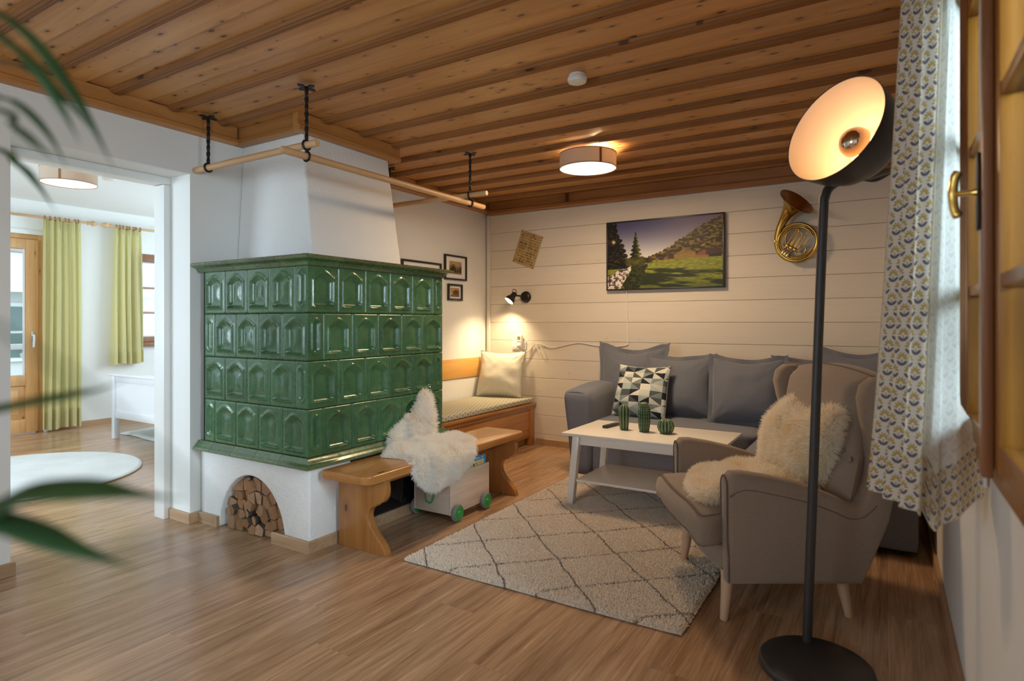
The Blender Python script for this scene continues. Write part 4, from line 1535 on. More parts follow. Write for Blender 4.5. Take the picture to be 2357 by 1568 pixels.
def landscape(u, v):
    # sky
    sky = lerp3((206, 206, 210), (74, 74, 116), smoothstep(0.42, 1.0, v))
    sky = lerp3(sky, (150, 118, 128), smoothstep(0.4, 1.0, u) * 0.45)
    sky = lerp3(sky, (238, 232, 222), smoothstep(0.62, 0.42, v) * 0.4)
    c = sky
    # far ridge and the wooded slope rising to the top right
    n = fbm(u * 34, 3.1, 3)
    ridge = 0.44 + 0.03 * fbm(u * 9, 1, 5)
    slope = 0.43 + 0.56 * smoothstep(0.26, 1.08, u) ** 1.08 + 0.035 * (n - 0.5) + 0.018 * abs(math.sin(u * 95))
    if v < ridge:
        c = (92, 96, 104)
    if v < slope:
        t = fbm(u * 46, v * 52, 8)
        t2 = fbm(u * 12, v * 11, 21)
        c = lerp3((34, 30, 14), (168, 134, 58), smoothstep(0.30, 0.72, t) * (0.45 + 0.6 * t2))
        if v < 0.535 - 0.10 * (abs(u - 0.70) / 0.12) ** 2:
            c = lerp3((112, 92, 44), (164, 128, 70), fbm(u * 30, v * 40, 4))
    # meadow
    mead = 0.425 - 0.02 * math.sin(u * 3) + 0.02 * smoothstep(0.5, 1, u)
    if v < mead:
        t = fbm(u * 40, v * 120, 12)
        g = lerp3((84, 96, 26), (182, 184, 76), t)
        sh = fbm(u * 3.2 + v * 5, v * 15, 30)
        c = lerp3(g, (22, 34, 12), smoothstep(0.48, 0.60, sh) * 0.85)
        c = lerp3(c, (30, 42, 16), smoothstep(0.2, 0.0, v) * 0.35)
    # stream of pale stones
    s0 = 0.22 - 0.36 * (0.34 - v)
    if v < 0.345 and u < s0 + 0.02 and u > s0 - 0.05 - 0.75 * (0.34 - v):
        t = fbm(u * 60, v * 50, 17)
        c = lerp3((70, 64, 62), (232, 222, 214), smoothstep(0.35, 0.65, t))
    if v < 0.36 and abs(u - (s0 + 0.075 + 0.14 * (0.36 - v))) < 0.055 + 0.03 * fbm(v * 22, 2, 40):
        c = lerp3((14, 20, 8), (96, 104, 38), fbm(u * 55, v * 60, 41) ** 1.5)
    # dark trees at the left edge, with the sun through them
    lim = 0.185 - 0.11 * smoothstep(0.38, 1.0, v) + 0.055 * (abs(math.sin(v * 41)) ** 0.6 - 0.5) * (1.25 - v) + 0.03 * (fbm(v * 40, 1, 51) - 0.5)
    if u < lim and v > 0.30:
        t = fbm(u * 60, v * 60, 52)
        c = lerp3((10, 9, 8), (92, 82, 46), smoothstep(0.5, 0.85, t))
    d = math.hypot((u - 0.057) * 1.68, v - 0.71)
    ang = math.atan2(v - 0.71, (u - 0.057) * 1.68)
    ray = abs(math.cos(ang * 7)) ** 14
    c = lerp3(c, (255, 232, 190), math.exp(-(d / 0.022) ** 2) + 0.9 * ray * math.exp(-d / 0.03))
    # the single spruce
    if 0.34 < v < 0.845:
        k = (0.845 - v)
        wd = 0.004 + 0.125 * k * (0.62 + 0.6 * abs(math.sin(v * 52))) * (0.75 + 0.5 * fbm(v * 60, u * 8, 61))
        if abs(u - 0.262) < wd * 0.98:
            c = lerp3((12, 16, 8), (112, 118, 46), smoothstep(0.45, 0.8, fbm(u * 70, v * 70, 62) + 0.25 * (u - 0.262) / max(wd, 1e-3)))
    if 0.34 < v < 0.50 and 0.17 < u < 0.34:
        if v < 0.40 + 0.10 * fbm(u * 40, 2, 64):
            c = lerp3((24, 28, 12), (120, 116, 48), fbm(u * 60, v * 60, 65))
    # barns
    for bx, by, bw, bh in ((0.885, 0.415, 0.105, 0.135), (0.555, 0.415, 0.042, 0.055), (0.47, 0.410, 0.035, 0.04)):
        x, y = (u - bx) / bw, (v - by) / bh
        if -1 < x < 1 and 0 < y < 1:
            apex = 1 - abs(x + 0.35) * 0.7 if x < -0.2 else 0.95 - 0.1 * (x + 0.2)
            if y < apex:
                c = (124, 82, 52) if x < -0.2 else ((70, 50, 40) if y > 0.35 else (52, 36, 26))
                if x < -0.2 and y > apex - 0.2:
                    c = (58, 42, 36)
                if y < 0.22 and x < 0.0:
                    c = (150, 104, 74)
    return c


tv = thing('landscape_picture', 'wide black framed photo panel of an alpine meadow on board wall', 'picture', (-1.65, 5.18, 1.8))
px0, px1, pz0, pz1 = -2.171, -1.129, 1.489, 2.110
MB().box(px0, px1, 5.162, 5.186, pz0, pz1).build('panel_body', M['blackframe'], tv, bevel=0.002)
for a in (px0, px1 - 0.013):
    MB().box(a, a + 0.013, 5.155, 5.1615, pz0, pz1).build('frame_rail', M['blackframe'], tv, bevel=0.0015)
for a in (pz0, pz1 - 0.013):
    MB().box(px0 + 0.013, px1 - 0.013, 5.155, 5.1615, a, a + 0.013).build('frame_rail', M['blackframe'], tv, bevel=0.0015)
print_panel('photo_print', (px0 + 0.012, 5.1605, pz0 + 0.012), (1, 0, 0), (0, 0, 1), px1 - px0 - 0.024, pz1 - pz0 - 0.024, 330, 196, landscape, tv)

# cable from the panel down and along to the plug
cpts = spline([(-1.990, 5.178, 1.489), (-1.988, 5.192, 1.46), (-1.986, 5.194, 1.36), (-1.983, 5.194, 1.20), (-1.979, 5.194, 1.06), (-1.979, 5.192, 1.0), (-1.99, 5.192, 0.992), (-2.05, 5.191, 0.982), (-2.16, 5.190, 0.975), (-2.30, 5.190, 0.985), (-2.42, 5.191, 1.003), (-2.50, 5.192, 1.002), (-2.60, 5.190, 0.982), (-2.70, 5.189, 0.960), (-2.78, 5.188, 0.957), (-2.86, 5.187, 0.985), (-2.93, 5.186, 0.985), (-3.0, 5.18, 0.925), (-3.06, 5.165, 0.905), (-3.10, 5.15, 0.925), (-3.105, 5.148, 0.955)], 6)
cab = thing('power_cable', 'white cable clipped along the boards from the meadow picture to socket', 'cable', (-2.5, 5.19, 1.0))
MB().tube(cpts, 0.0042, 8).build('cord', M['plastic'], cab)
MB().tube(spline([(-2.99, 5.185, 0.990), (-3.03, 5.165, 0.985), (-3.015, 5.16, 1.02), (-2.97, 5.165, 1.025), (-2.93, 5.175, 0.985), (-2.90, 5.172, 0.94), (-2.87, 5.172, 0.905), (-2.86, 5.176, 0.94), (-2.88, 5.182, 0.975)], 6), 0.0036, 8).build('cord_loop', M['plastic'], cab)
for x, z in ((-1.984, 1.30), (-1.979, 1.005), (-2.50, 1.003), (-2.72, 0.958)):
    MB().box(x - 0.006, x + 0.006, 5.184, 5.1995, z - 0.008, z + 0.008).build('cable_clip', M['plastic'], cab, bevel=0.002)
sk = thing('wall_socket', 'white double wall socket below the black wall spotlight', 'socket', (-3.16, 5.19, 0.98))
MB().box(-3.205, -3.04, 5.190, 5.1995, 0.925, 1.015).build('socket_plate', M['plastic'], sk, bevel=0.004)
MB().lathe([(0.0, 0.0006), (0.017, 0.0008), (0.019, 0.0025), (0.023, 0.0025), (0.025, 0)], 24, (-3.163, 5.190, 0.967), (0, -1, 0)).build('socket_well', M['plastic'], sk)
for x in (-3.169, -3.157):
    MB().lathe([(0, 0), (0.002, 0), (0.002, 0.0005), (0, 0.0005)], 8, (x, 5.1893, 0.967), (0, -1, 0)).build('pin_hole', M['blackmetal'], sk)
th = thing('plug_thermostat', 'white plug-in thermostat with olive display in the wall socket', 'thermostat', (-3.10, 5.16, 0.98))
MB().box(-3.133, -3.073, 5.152, 5.189, 0.945, 1.078).build('thermostat_body', M['plastic'], th, bevel=0.010, seg=3)
MB().box(-3.120, -3.086, 5.1502, 5.1517, 1.028, 1.060).build('display', M['lcd'], th)
MB().lathe([(0.019, 0), (0.019, 0.016), (0.012, 0.03), (0.007, 0.034), (0, 0.035)], 16, (-3.105, 5.1515, 0.967), (0, -1, 0)).build('plug', M['plastic'], th)
for x in (-3.118, -3.103, -3.088):
    MB().box(x - 0.005, x + 0.005, 5.1500, 5.1517, 1.006, 1.013).build('button', M['button'], th)

# ------------------------------------------------------------------ sheet music


def music(u, v):
    c = lerp3((196, 172, 122), (178, 150, 100), fbm(u * 6, v * 8, 3))
    if u < 0.03 or u > 0.97 or v < 0.02 or v > 0.98:
        c = lerp3(c, (140, 112, 70), 0.4)
    k = (v - 0.06) / 0.078
    f = k % 1
    if 0 < k < 11.3 and 0.06 < u < 0.94:
        if f < 0.62 and (f * 8) % 1 < 0.33:
            c = lerp3(c, (92, 72, 48), 0.65)
        nn = vnoise(u * 60, math.floor(k) * 7.7, 9)
        if 0.05 < f < 0.75 and nn > 0.62:
            c = lerp3(c, (78, 60, 40), 0.65)
    if 0.945 < v < 0.965 and 0.3 < u < 0.62 and vnoise(u * 70, 1, 4) > 0.4:
        c = (96, 74, 48)
    return c


A0 = Vector((-3.204, 5.196, 1.814))
UU = Vector((-2.962 + 3.204, 0, 1.724 - 1.814))
VV = Vector((-3.092 + 3.204, 0, 2.126 - 1.814))
sm = thing('sheet_music', 'yellowed sheet of music pinned askew on the white board wall', 'sheet music', (-3.03, 5.198, 1.92))
print_panel('music_page', A0, UU, VV, UU.length, VV.length, 90, 130, music, sm)
q = [A0 + Vector((0, 0.0006, 0)) + a for a in (Vector((0, 0, 0)), UU, UU + VV, VV)]
MB().add([tuple(p) for p in q] + [tuple(p + Vector((0, 0.001, 0))) for p in q], [(0, 1, 2, 3), (7, 6, 5, 4), (0, 4, 5, 1), (1, 5, 6, 2), (2, 6, 7, 3), (3, 7, 4, 0)]).build('page_back', M['paper'], sm)
for a, b in ((0.03, 0.97), (0.97, 0.97), (0.03, 0.03), (0.95, 0.03)):
    p = A0 + UU * a + VV * b
    MB().lathe([(0, 0), (0.005, 0), (0.004, 0.003), (0, 0.004)], 10, p, (0, -1, 0)).build('drawing_pin', M['iron'], sm)
p = A0 + UU * 0.6 + VV * 0.93
MB().prism([(p.x - 0.006, p.z - 0.02), (p.x + 0.006, p.z - 0.02), (p.x + 0.008, p.z + 0.015), (p.x - 0.008, p.z + 0.015)], 5.192, 5.195, 'XZ').build('paper_clip', M['brownwood'], sm)

# ------------------------------------------------------------------ wall spotlight
sl = thing('wall_spotlight', 'black adjustable wall spotlight shining down on the board wall', 'wall lamp', (-3.046, 5.19, 1.451))
MB().lathe([(0.0, -0.0005), (0.056, -0.0005), (0.058, 0.006), (0.054, 0.020), (0.038, 0.031), (0.0, 0.033)], 32, (-3.046, 5.199, 1.451), (0, -1, 0)).build('wall_rose', M['blackmetal'], sl, smooth=30)
MB().tube([(-3.060, 5.170, 1.455), (-3.085, 5.14, 1.462), (-3.112, 5.105, 1.465)], 0.009, 10).build('joint_arm', M['blackmetal'], sl)
hc = Vector((-3.128, 5.085, 1.462))
hx = Vector((-0.30, -0.60, -0.74)).normalized()
MB().lathe([(0.0, -0.035), (0.020, -0.035), (0.026, -0.028), (0.027, 0.0), (0.030, 0.015), (0.043, 0.035), (0.049, 0.058), (0.051, 0.075), (0.049, 0.075), (0.046, 0.058), (0.040, 0.038), (0.0, 0.030)], 28, hc, hx).build('lamp_head', M['blackmetal'], sl, smooth=40)
MB().lathe([(0.0, 0.060), (0.046, 0.062), (0.046, 0.066), (0.0, 0.071)], 24, hc, hx).build('lamp_lens', M['spotbulb'], sl)
yk = hc - hx * 0.03
MB().tube([yk + Vector((0.02, 0, 0.0)), yk + Vector((0.012, 0, 0.035)), yk + Vector((-0.012, 0, 0.045)), yk + Vector((-0.03, 0, 0.025)), yk + Vector((-0.025, 0, 0))], 0.0035, 8).build('swivel_loop', M['blackmetal'], sl)
d = bpy.data.lights.new('wall_spot_light', 'SPOT')
d.energy = 17
d.color = (1.0, 0.74, 0.42)
d.spot_size = R(128)
d.spot_blend = 1.0
d.shadow_soft_size = 0.03
o = bpy.data.objects.new('wall_spot_light', d)
COL.objects.link(o)
o.location = hc + hx * 0.085
o.rotation_euler = Vector((-0.18, -0.06, -1.0)).to_track_quat('-Z', 'Y').to_euler()
o.parent = None

# ------------------------------------------------------------------ French horn
hn = thing('french_horn', 'brass French horn hanging on the white board wall', 'horn', (-0.58, 5.13, 1.82))
HC = Vector((-0.583, 5.125, 1.818))


def circ(c, r, a0, a1, n, y=0.0, ty=0.0):
    return [(c.x + r * math.cos(R(a0 + (a1 - a0) * k / n)), c.y + y + ty * k / n, c.z + r * math.sin(R(a0 + (a1 - a0) * k / n))) for k in range(n + 1)]


# bell and its throat: outer turn of the coil widening into the bell
bp = circ(HC, 0.143, 560, 178, 60, 0.0) + [(-0.722, 5.123, 1.87), (-0.705, 5.120, 1.93), (-0.680, 5.115, 1.985), (-0.650, 5.105, 2.035), (-0.622, 5.092, 2.072), (-0.600, 5.080, 2.098), (-0.585, 5.072, 2.114), (-0.577, 5.067, 2.122)]
br = [0.0085 + 0.0085 * (k / 60) for k in range(61)] + [0.020, 0.024, 0.030, 0.040, 0.058, 0.086, 0.116, 0.140]
MB().tube(bp, br, 26, caps=False).build('bell_tube', [M['brass']], hn, smooth=70, solid=0.0025)
MB().tube([bp[k] for k in (-4, -3, -2, -1)], [q - 0.004 for q in br[-4:]], 26, caps=False).build('bell_lining', M['bellin'], hn, smooth=70)
MB().tube([(-0.735, 5.124, 1.83), (-0.733, 5.1238, 1.838)], 0.0215, 20).build('bell_ferrule', M['brass'], hn)
MB().tube(circ(HC, 0.118, 20, 330, 40, -0.010), 0.0085, 12).build('inner_coil', M['brass'], hn, smooth=70)
MB().tube(circ(HC, 0.130, 60, 300, 34, -0.022), 0.0075, 12).build('leadpipe_coil', M['brass'], hn, smooth=70)
e1 = Vector((math.cos(R(58)), 0, math.sin(R(58))))
e2 = Vector((-math.sin(R(58)), 0, math.cos(R(58))))


def slide(c, ln, w, y, mat, name):
    c = Vector(c)
    pts = []
    for t in (-1, -0.5, 0, 0.5, 0.8):
        pts.append(c + e1 * (ln * t) + e2 * w)
    for k in range(1, 8):
        a = PI * k / 8
        pts.append(c + e1 * (ln * 0.8 + w * math.sin(a)) + e2 * (w * math.cos(a)))
    for t in (0.8, 0.5, 0, -0.5, -1):
        pts.append(c + e1 * (ln * t) - e2 * w)
    MB().tube([(p.x, y, p.z) for p in pts], 0.0052, 10).build(name, mat, hn, smooth=70)


for k, (dx, ln) in enumerate(((-0.035, 0.085), (-0.004, 0.070), (0.026, 0.058))):
    slide(HC + e2 * (-dx) + e1 * 0.008, ln, 0.0115, 5.098, M['silver'] if k else M['brass'], 'valve_slide')
big = [HC + e1 * (-0.05) + e2 * 0.055, HC + e1 * 0.0 + e2 * 0.088, HC + e1 * 0.06 + e2 * 0.080, HC + e1 * 0.085 + e2 * 0.045, HC + e1 * 0.06 + e2 * 0.022, HC + e1 * -0.03 + e2 * 0.030, HC + e1 * -0.055 + e2 * 0.04]
MB().tube(spline([(p.x, 5.10, p.z) for p in big], 6), 0.0058, 10).build('tuning_slide', M['brass'], hn, smooth=70)
big = [HC + e1 * (-0.05) - e2 * 0.03, HC + e1 * -0.085 - e2 * 0.05, HC + e1 * -0.07 - e2 * 0.085, HC + e1 * -0.02 - e2 * 0.09, HC + e1 * 0.0 - e2 * 0.06, HC + e1 * -0.03 - e2 * 0.04]
MB().tube(spline([(p.x, 5.10, p.z) for p in big], 6), 0.0056, 10).build('tuning_slide', M['brass'], hn, smooth=70)
for k in range(3):
    c = HC + e2 * (0.035 - 0.031 * k) - e1 * 0.055
    MB().lathe([(0, 0), (0.014, 0), (0.0145, 0.004), (0.0145, 0.032), (0.012, 0.037), (0.004, 0.040), (0, 0.040)], 18, (c.x, 5.112, c.z), (0, -1, 0)).build('rotary_valve', M['brass'], hn)
    p = HC + Vector((-0.105 + 0.016 * k, -0.03, -0.085 - 0.012 * k))
    kv = MB().bar(p, p + Vector((0.028, 0, 0.034)), 0.011, 0.003, (0, -1, 0)).build('key_lever', M['silver'], hn, bevel=0.001)
    MB().tube([p + Vector((0.028, 0, 0.034)), p + Vector((0.07, 0, 0.045)), Vector((c.x, 5.075, c.z))], 0.0022, 6).build('valve_rod', M['silver'], kv)
MB().tube(spline([(HC.x - 0.03, 5.10, HC.z - 0.135), (HC.x - 0.05, 5.095, HC.z - 0.10), (HC.x - 0.02, 5.092, HC.z - 0.07), (HC.x + 0.01, 5.09, HC.z - 0.085)], 6), 0.0024, 6).build('string_wire', M['iron'], hn)
MB().tube([(-0.583, 5.199, 1.955), (-0.583, 5.12, 1.955), (-0.583, 5.115, 1.968)], 0.003, 6).build('wall_nail', M['iron'], hn)


# ------------------------------------------------------------------ framed photographs on the side wall


def sepia(seed):
    def f(u, v):
        c = lerp3((196, 170, 126), (168, 138, 96), fbm(u * 5, v * 5, seed))
        if v < 0.35:
            c = lerp3((150, 124, 88), (120, 96, 66), fbm(u * 9, v * 9, seed + 1))
        for k in range(5):
            x = 0.12 + 0.19 * k + 0.03 * math.sin(seed + k)
            h = 0.68 + 0.10 * math.sin(seed * 2 + k * 1.7)
            if abs(u - x) < 0.085 and v < h and v > 0.12:
                c = lerp3((40, 32, 26), (72, 58, 44), fbm(u * 20, v * 20, seed + 2))
            if math.hypot(u - x, (v - h - 0.05) * 0.9) < 0.055:
                c = (210, 186, 146) if v < h + 0.065 else (46, 38, 30)
            if abs(u - x) < 0.022 and h - 0.18 < v < h - 0.02:
                c = (190, 168, 130)
        return c

    def g(u, v):
        c = lerp3((198, 168, 116), (156, 120, 74), fbm(u * 5, v * 5, seed))
        if 0.28 < u < 0.95 and v < 0.82 - 0.5 * abs(u - 0.62) and v > 0.22:
            c = lerp3((62, 44, 30), (110, 82, 54), fbm(u * 16, v * 14, seed + 2))
        if v < 0.24:
            c = lerp3((130, 102, 66), (96, 74, 48), fbm(u * 12, v * 12, seed + 4))
        return c
    return f if seed % 2 else g


def picture(label, y0, y1, z0, z1, fr, mt, seed, xw=-3.5295):
    t = thing('framed_photograph', label, 'picture', (xw, (y0 + y1) / 2, (z0 + z1) / 2))
    x1 = xw + 0.022
    for a, b in ((y0, y0 + fr), (y1 - fr, y1)):
        MB().box(xw, x1, a, b, z0, z1).build('frame_rail', M['blackframe'], t, bevel=0.0015)
    for a, b in ((z0, z0 + fr), (z1 - fr, z1)):
        MB().box(xw, x1, y0 + fr, y1 - fr, a, b).build('frame_rail', M['blackframe'], t, bevel=0.0015)
    MB().box(xw, xw + 0.008, y0 + fr, y1 - fr, z0 + fr, z1 - fr).build('mat_board', M['mat_board'], t, smooth=0)
    a0, a1 = y0 + fr + mt * (y1 - y0), y1 - fr - mt * (y1 - y0)
    b0, b1 = z0 + fr + mt * (z1 - z0), z1 - fr - mt * (z1 - z0)
    print_panel('photo_print', (xw + 0.0086, a0, b0), (0, 1, 0), (0, 0, 1), a1 - a0, b1 - b0, 44, 44, sepia(seed), t)


picture('large black framed photograph mostly hidden behind the stove cornice', 3.90, 4.44, 1.33, 1.745, 0.018, 0.16, 6)
picture('medium black framed old group photograph with wide white mount', 4.492, 4.840, 1.605, 1.843, 0.017, 0.17, 3)
picture('small black framed sepia photograph hanging below the medium frame', 4.545, 4.770, 1.408, 1.567, 0.020, 0.10, 8)


# ------------------------------------------------------------------ pillows


def pillow_mb(w, h, t, sag=0.06, pinch=0.07, n=22, seed=0, wr=0.010, notch=0.0, taper=0.0):
    """soft cushion standing in local XZ, thickness along Y; front is -Y. Returns fn(u, v, side) -> point"""
    def edge(u, v):
        x = w / 2 * u * (1 - pinch * (1 - v * v)) * (1 + 0.02 * math.sin(3 * v + seed)) * (1 - taper * (1 - v) / 2)
        z = h / 2 * v * (1 - pinch * (1 - u * u)) + h / 2
        if v > 0:
            z -= sag * h * (1 - abs(u) ** 1.6) * v * v
            if notch:
                z -= notch * h * math.exp(-((u - 0.15 * math.sin(seed)) / 0.28) ** 2) * v ** 4
        return x, z

    def fn(u, v, s):
        x, z = edge(u, v)
        k = max(0.0, (1 - abs(u) ** 2.2)) ** 0.62 * max(0.0, (1 - abs(v) ** 2.4)) ** 0.62
        th = t / 2 * k * (1.0 + 0.18 * (-v))
        r = wr * (fbm((u + 2) * 2.6, (v + 2) * 2.3, seed) - 0.5) * 3 * k
        cr = 0.0
        for c in ((-1, -1), (1, -1), (-1, 1), (1, 1)):
            dd = math.hypot(u - c[0], v - c[1])
            an = math.atan2(v - c[1], u - c[0])
            cr += math.sin(an * 13 + seed) * math.exp(-((dd - 0.33) / 0.26) ** 2) * 0.0065
        return (x, s * (th + r + cr * (1 if k > 0.02 else 0)), z)
    return fn


def pillow(label, loc, rz, tilt, w, h, t, mat, edge_mat, flange=0.0, roll=0.0, seed=0, sag=0.06, pinch=0.06, group=None, notch=0.0, wr=0.010, n=24, taper=0.0):
    T = thing('cushion', label, 'cushion', loc, rz, group)
    fn = pillow_mb(w, h, t, sag, pinch, n, seed, wr, notch, taper)
    c, s_ = math.cos(tilt), math.sin(tilt)
    cr, sr = math.cos(roll), math.sin(roll)

    def W(p):
        x, y, z = p
        x, z = x * cr - z * sr, x * sr + z * cr
        return (x, y * c + z * s_, z * c - y * s_)

    def g(i):
        q = i * 2 - 1
        return math.copysign(abs(q) ** 0.8, q)
    mb = MB()
    mb.grid(lambda u, v: W(fn(g(u), g(v), -1)), n, n, uv=lambda u, v: (g(u) / 2 + 0.5, g(v) / 2 + 0.5))
    mb.grid(lambda u, v: W(fn(g(1 - u), g(v), 1)), n, n, uv=lambda u, v: (g(u) / 2 + 0.5, g(v) / 2 + 0.5))
    o = mb.build('cushion_body', mat, T, world=False, weld=True, smooth=80)
    # rim: piping or a flat flange
    per = []
    m = 20
    for sd in range(4):
        for k in range(m):
            q = g(k / m)
            per.append({0: (q, -1), 1: (1, q), 2: (-q, 1), 3: (-1, -q)}[sd])
    if flange:
        ins, outs = [], []
        for u, v in per:
            x, y, z = fn(u, v, -1)
            d = Vector((u if abs(u) > 0.9 else u * 0.25, 0, v if abs(v) > 0.9 else v * 0.25))
            d.normalize()
            wob = 0.010 * math.sin(u * 7 + v * 5 + seed)
            ins.append(Vector((x, 0.0, z)) - d * 0.004)
            outs.append(Vector((x, wob, z)) + d * flange * (1.0 if not (abs(u) > 0.97 and abs(v) > 0.97) else 1.12))
        rings = [[W(p + Vector((0, -0.003, 0))) for p in ins], [W(p + Vector((0, -0.002, 0))) for p in outs], [W(p + Vector((0, 0.002, 0))) for p in outs], [W(p + Vector((0, 0.003, 0))) for p in ins]]
        MB().rings(rings, True, False, loop=True).build('flange', edge_mat, T, world=False, smooth=60)
    else:
        MB().tube([W((fn(u, v, -1)[0], 0, fn(u, v, -1)[2])) for u, v in per], 0.004, 8, closed=True).build('piping', edge_mat, T, world=False)
    return T


pillow('pale sage satin cushion leaning in the corner on the bench seat', (-3.225, 4.965, 0.470), R(12), R(17), 0.475, 0.465, 0.17, M['satin'], M['satinedge'], seed=3, sag=0.025, wr=0.016)

# ------------------------------------------------------------------ corner sofa
sofa = thing('corner_sofa', 'grey blue corner sofa along the white board wall', 'sofa', (-1.0, 4.7, 0))
SX0, SX1, SYF, SYB = -2.172, 0.150, 4.325, 5.150
CHX, CHY = -0.72, 3.66


def soft_at(c, hx, hy, hz, r, name, mat, parent, n=8, crown=(0, 0, 0), warp=None, smooth=70):
    mb = soft(hx, hy, hz, r, n, crown, warp)
    mb.v = [(x + c[0], y + c[1], z + c[2]) for x, y, z in mb.v]
    return mb.build(name, mat, parent, smooth=smooth)


def skirt_warp(x, y, z):
    return (x + 0.004 * math.sin(y * 9), y + 0.006 * math.sin(x * 7 + 1) * (0.17 - z), z)


soft_at((-1.345, (SYF + 5.14) / 2 + 0.008, 0.1635), 0.605, (5.14 - SYF) / 2 - 0.008, 0.1335, 0.018, 'skirt', M['sofa'], sofa, 8, warp=skirt_warp)
soft_at((-0.293, (CHY + 5.14) / 2, 0.1635), 0.437, (5.14 - CHY) / 2, 0.1335, 0.018, 'skirt', M['sofa'], sofa, 8, warp=skirt_warp)
soft_at((-1.345, (SYF + 5.14) / 2, 0.369), 0.605, (5.14 - SYF) / 2, 0.070, 0.035, 'seat_cushion', M['sofa'], sofa, 10, (0, 0, 0.012))
soft_at((-0.293, (CHY + 5.14) / 2, 0.369), 0.437, (5.14 - CHY) / 2, 0.070, 0.035, 'seat_cushion', M['sofa'], sofa, 10, (0, 0, 0.012))
# arm with a slanting inner face and a rounded top
def arm_warp(x, y, z):
    t = (z + 0.335) / 0.67
    return (x * (0.72 + 0.34 * t) - 0.035 * t * t + 0.022, y, z + 0.012 * math.sin((y + 0.4) * 3.6) - 0.02 * t * smoothstep(0.1, -0.42, y))


soft_at((SX0 + 0.105, (SYF - 0.015 + 5.14) / 2, 0.338), 0.112, (5.14 - SYF + 0.015) / 2, 0.335, 0.045, 'armrest', M['sofa'], sofa, 12, (0.006, 0.004, 0.01), arm_warp)
# piping down the arm front
ahy = (5.14 - SYF + 0.015) / 2
apts = [(-0.104, -0.28), (-0.105, 0.0), (-0.105, 0.24), (-0.092, 0.302), (-0.05, 0.326), (0.05, 0.326), (0.092, 0.302), (0.105, 0.24), (0.105, 0.07)]
MB().tube([tuple(Vector(arm_warp(x * 0.985, -ahy + 0.021, z)) + Vector((SX0 + 0.105, (SYF - 0.015 + 5.14) / 2 - 0.003, 0.338))) for x, z in spline(apts, 6)], 0.0032, 6).build('arm_piping', M['sofapillow'], sofa)
soft_at((-1.0, 5.075, 0.45), 1.06, 0.065, 0.21, 0.04, 'backrest', M['sofa'], sofa, 10, (0, 0.01, 0))
soft_at((0.100, 4.42, 0.36), 0.048, 0.715, 0.30, 0.035, 'side_rest', M['sofa'], sofa, 10)
for x, y in ((-2.05, 4.40), (-1.0, 4.40), (-0.60, 3.72), (0.06, 3.72)):
    MB().lathe([(0.02, 0.0005), (0.022, 0.034)], 12, (x, y, 0)).build('sofa_foot', M['blackmetal'], sofa)
GP = 'slate linen sofa cushions'
pillow('slate linen cushion against the wall by the sofa arm behind the patterned one', (-1.860, 4.86, 0.452), R(-4), R(14), 0.61, 0.57, 0.19, M['sofapillow'], M['sofapillow'], 0.032, seed=1, sag=0.11, group=GP, taper=0.24)
pillow('slate linen sofa cushion just beside the geometric patterned cushion', (-1.405, 4.76, 0.452), R(-2), R(15), 0.53, 0.49, 0.20, M['sofapillow'], M['sofapillow'], 0.030, seed=4, sag=0.045, group=GP, roll=R(1.5))
pillow('slate linen sofa cushion half covered by the armchair wing and sheepskin', (-0.868, 4.655, 0.452), R(4), R(14), 0.51, 0.50, 0.21, M['sofapillow'], M['sofapillow'], 0.030, seed=7, sag=0.07, group=GP)
pillow('slate linen cushion showing as a strip between sofa cushion and armchair wing', (-0.44, 4.93, 0.452), R(-3), R(10), 0.58, 0.48, 0.18, M['sofapillow'], M['sofapillow'], 0.030, seed=11, sag=0.05, group=GP)
pillow('slate linen cushion peeking above the armchair backrest beside the curtain', (-0.185, 4.90, 0.455), R(-14), R(8), 0.56, 0.56, 0.18, M['sofapillow'], M['sofapillow'], 0.030, seed=14, sag=0.10, group=GP)


pillow('cushion with grey black and white triangle print leaning on the sofa', (-1.668, 4.585, 0.452), R(-5), R(20), 0.455, 0.43, 0.17, M['tri'], M['sofapillow'], seed=9, sag=0.03, pinch=0.06, n=30, wr=0.012)

# ------------------------------------------------------------------ rug
rug = MB()
RX0, RX1, RY0, RY1, RZ = -2.055, -0.662, 2.300, 4.280, 0.014


def rug_pt(u, v):
    x, y = RX0 + (RX1 - RX0) * u, RY0 + (RY1 - RY0) * v
    e = min(u * 1.39, (1 - u) * 1.39, v * 1.98, (1 - v) * 1.98)
    z = 0.003 + (RZ - 0.003) * smoothstep(0, 0.012, e) + 0.003 * (fbm(x * 9, y * 9, 2) - 0.5)
    wx = 0.006 * (fbm(y * 3, 1, 7) - 0.5)
    return (x + wx, y + 0.006 * (fbm(x * 3, 2, 8) - 0.5), max(z, 0.002))


rug.grid(rug_pt, 70, 100)
rugo = rug.build('berber_rug', M['rug'], origin=(-1.36, 3.29, 0), fixn=False, smooth=80)
tag(rugo, 'cream shaggy rug with thin dark diamond lines under the white table', 'rug')


def hair_curves(name, pos, rad, mat, parent, off=(0, 0, 0)):
    """pos: (n strands, k points, 3), rad: (k,)"""
    n, k, _ = pos.shape
    hc_ = bpy.data.hair_curves.new(name)
    hc_.add_curves([k] * n)
    p = (pos - np.array(off, np.float32)).astype(np.float32)
    hc_.attributes['position'].data.foreach_set('vector', p.ravel())
    ra = hc_.attributes.get('radius') or hc_.attributes.new('radius', 'FLOAT', 'POINT')
    ra.data.foreach_set('value', np.tile(np.asarray(rad, np.float32), n))
    hc_.materials.append(mat)
    o = bpy.data.objects.new(name, hc_)
    COL.objects.link(o)
    o.parent = parent
    o['kind'] = 'stuff'
    return o


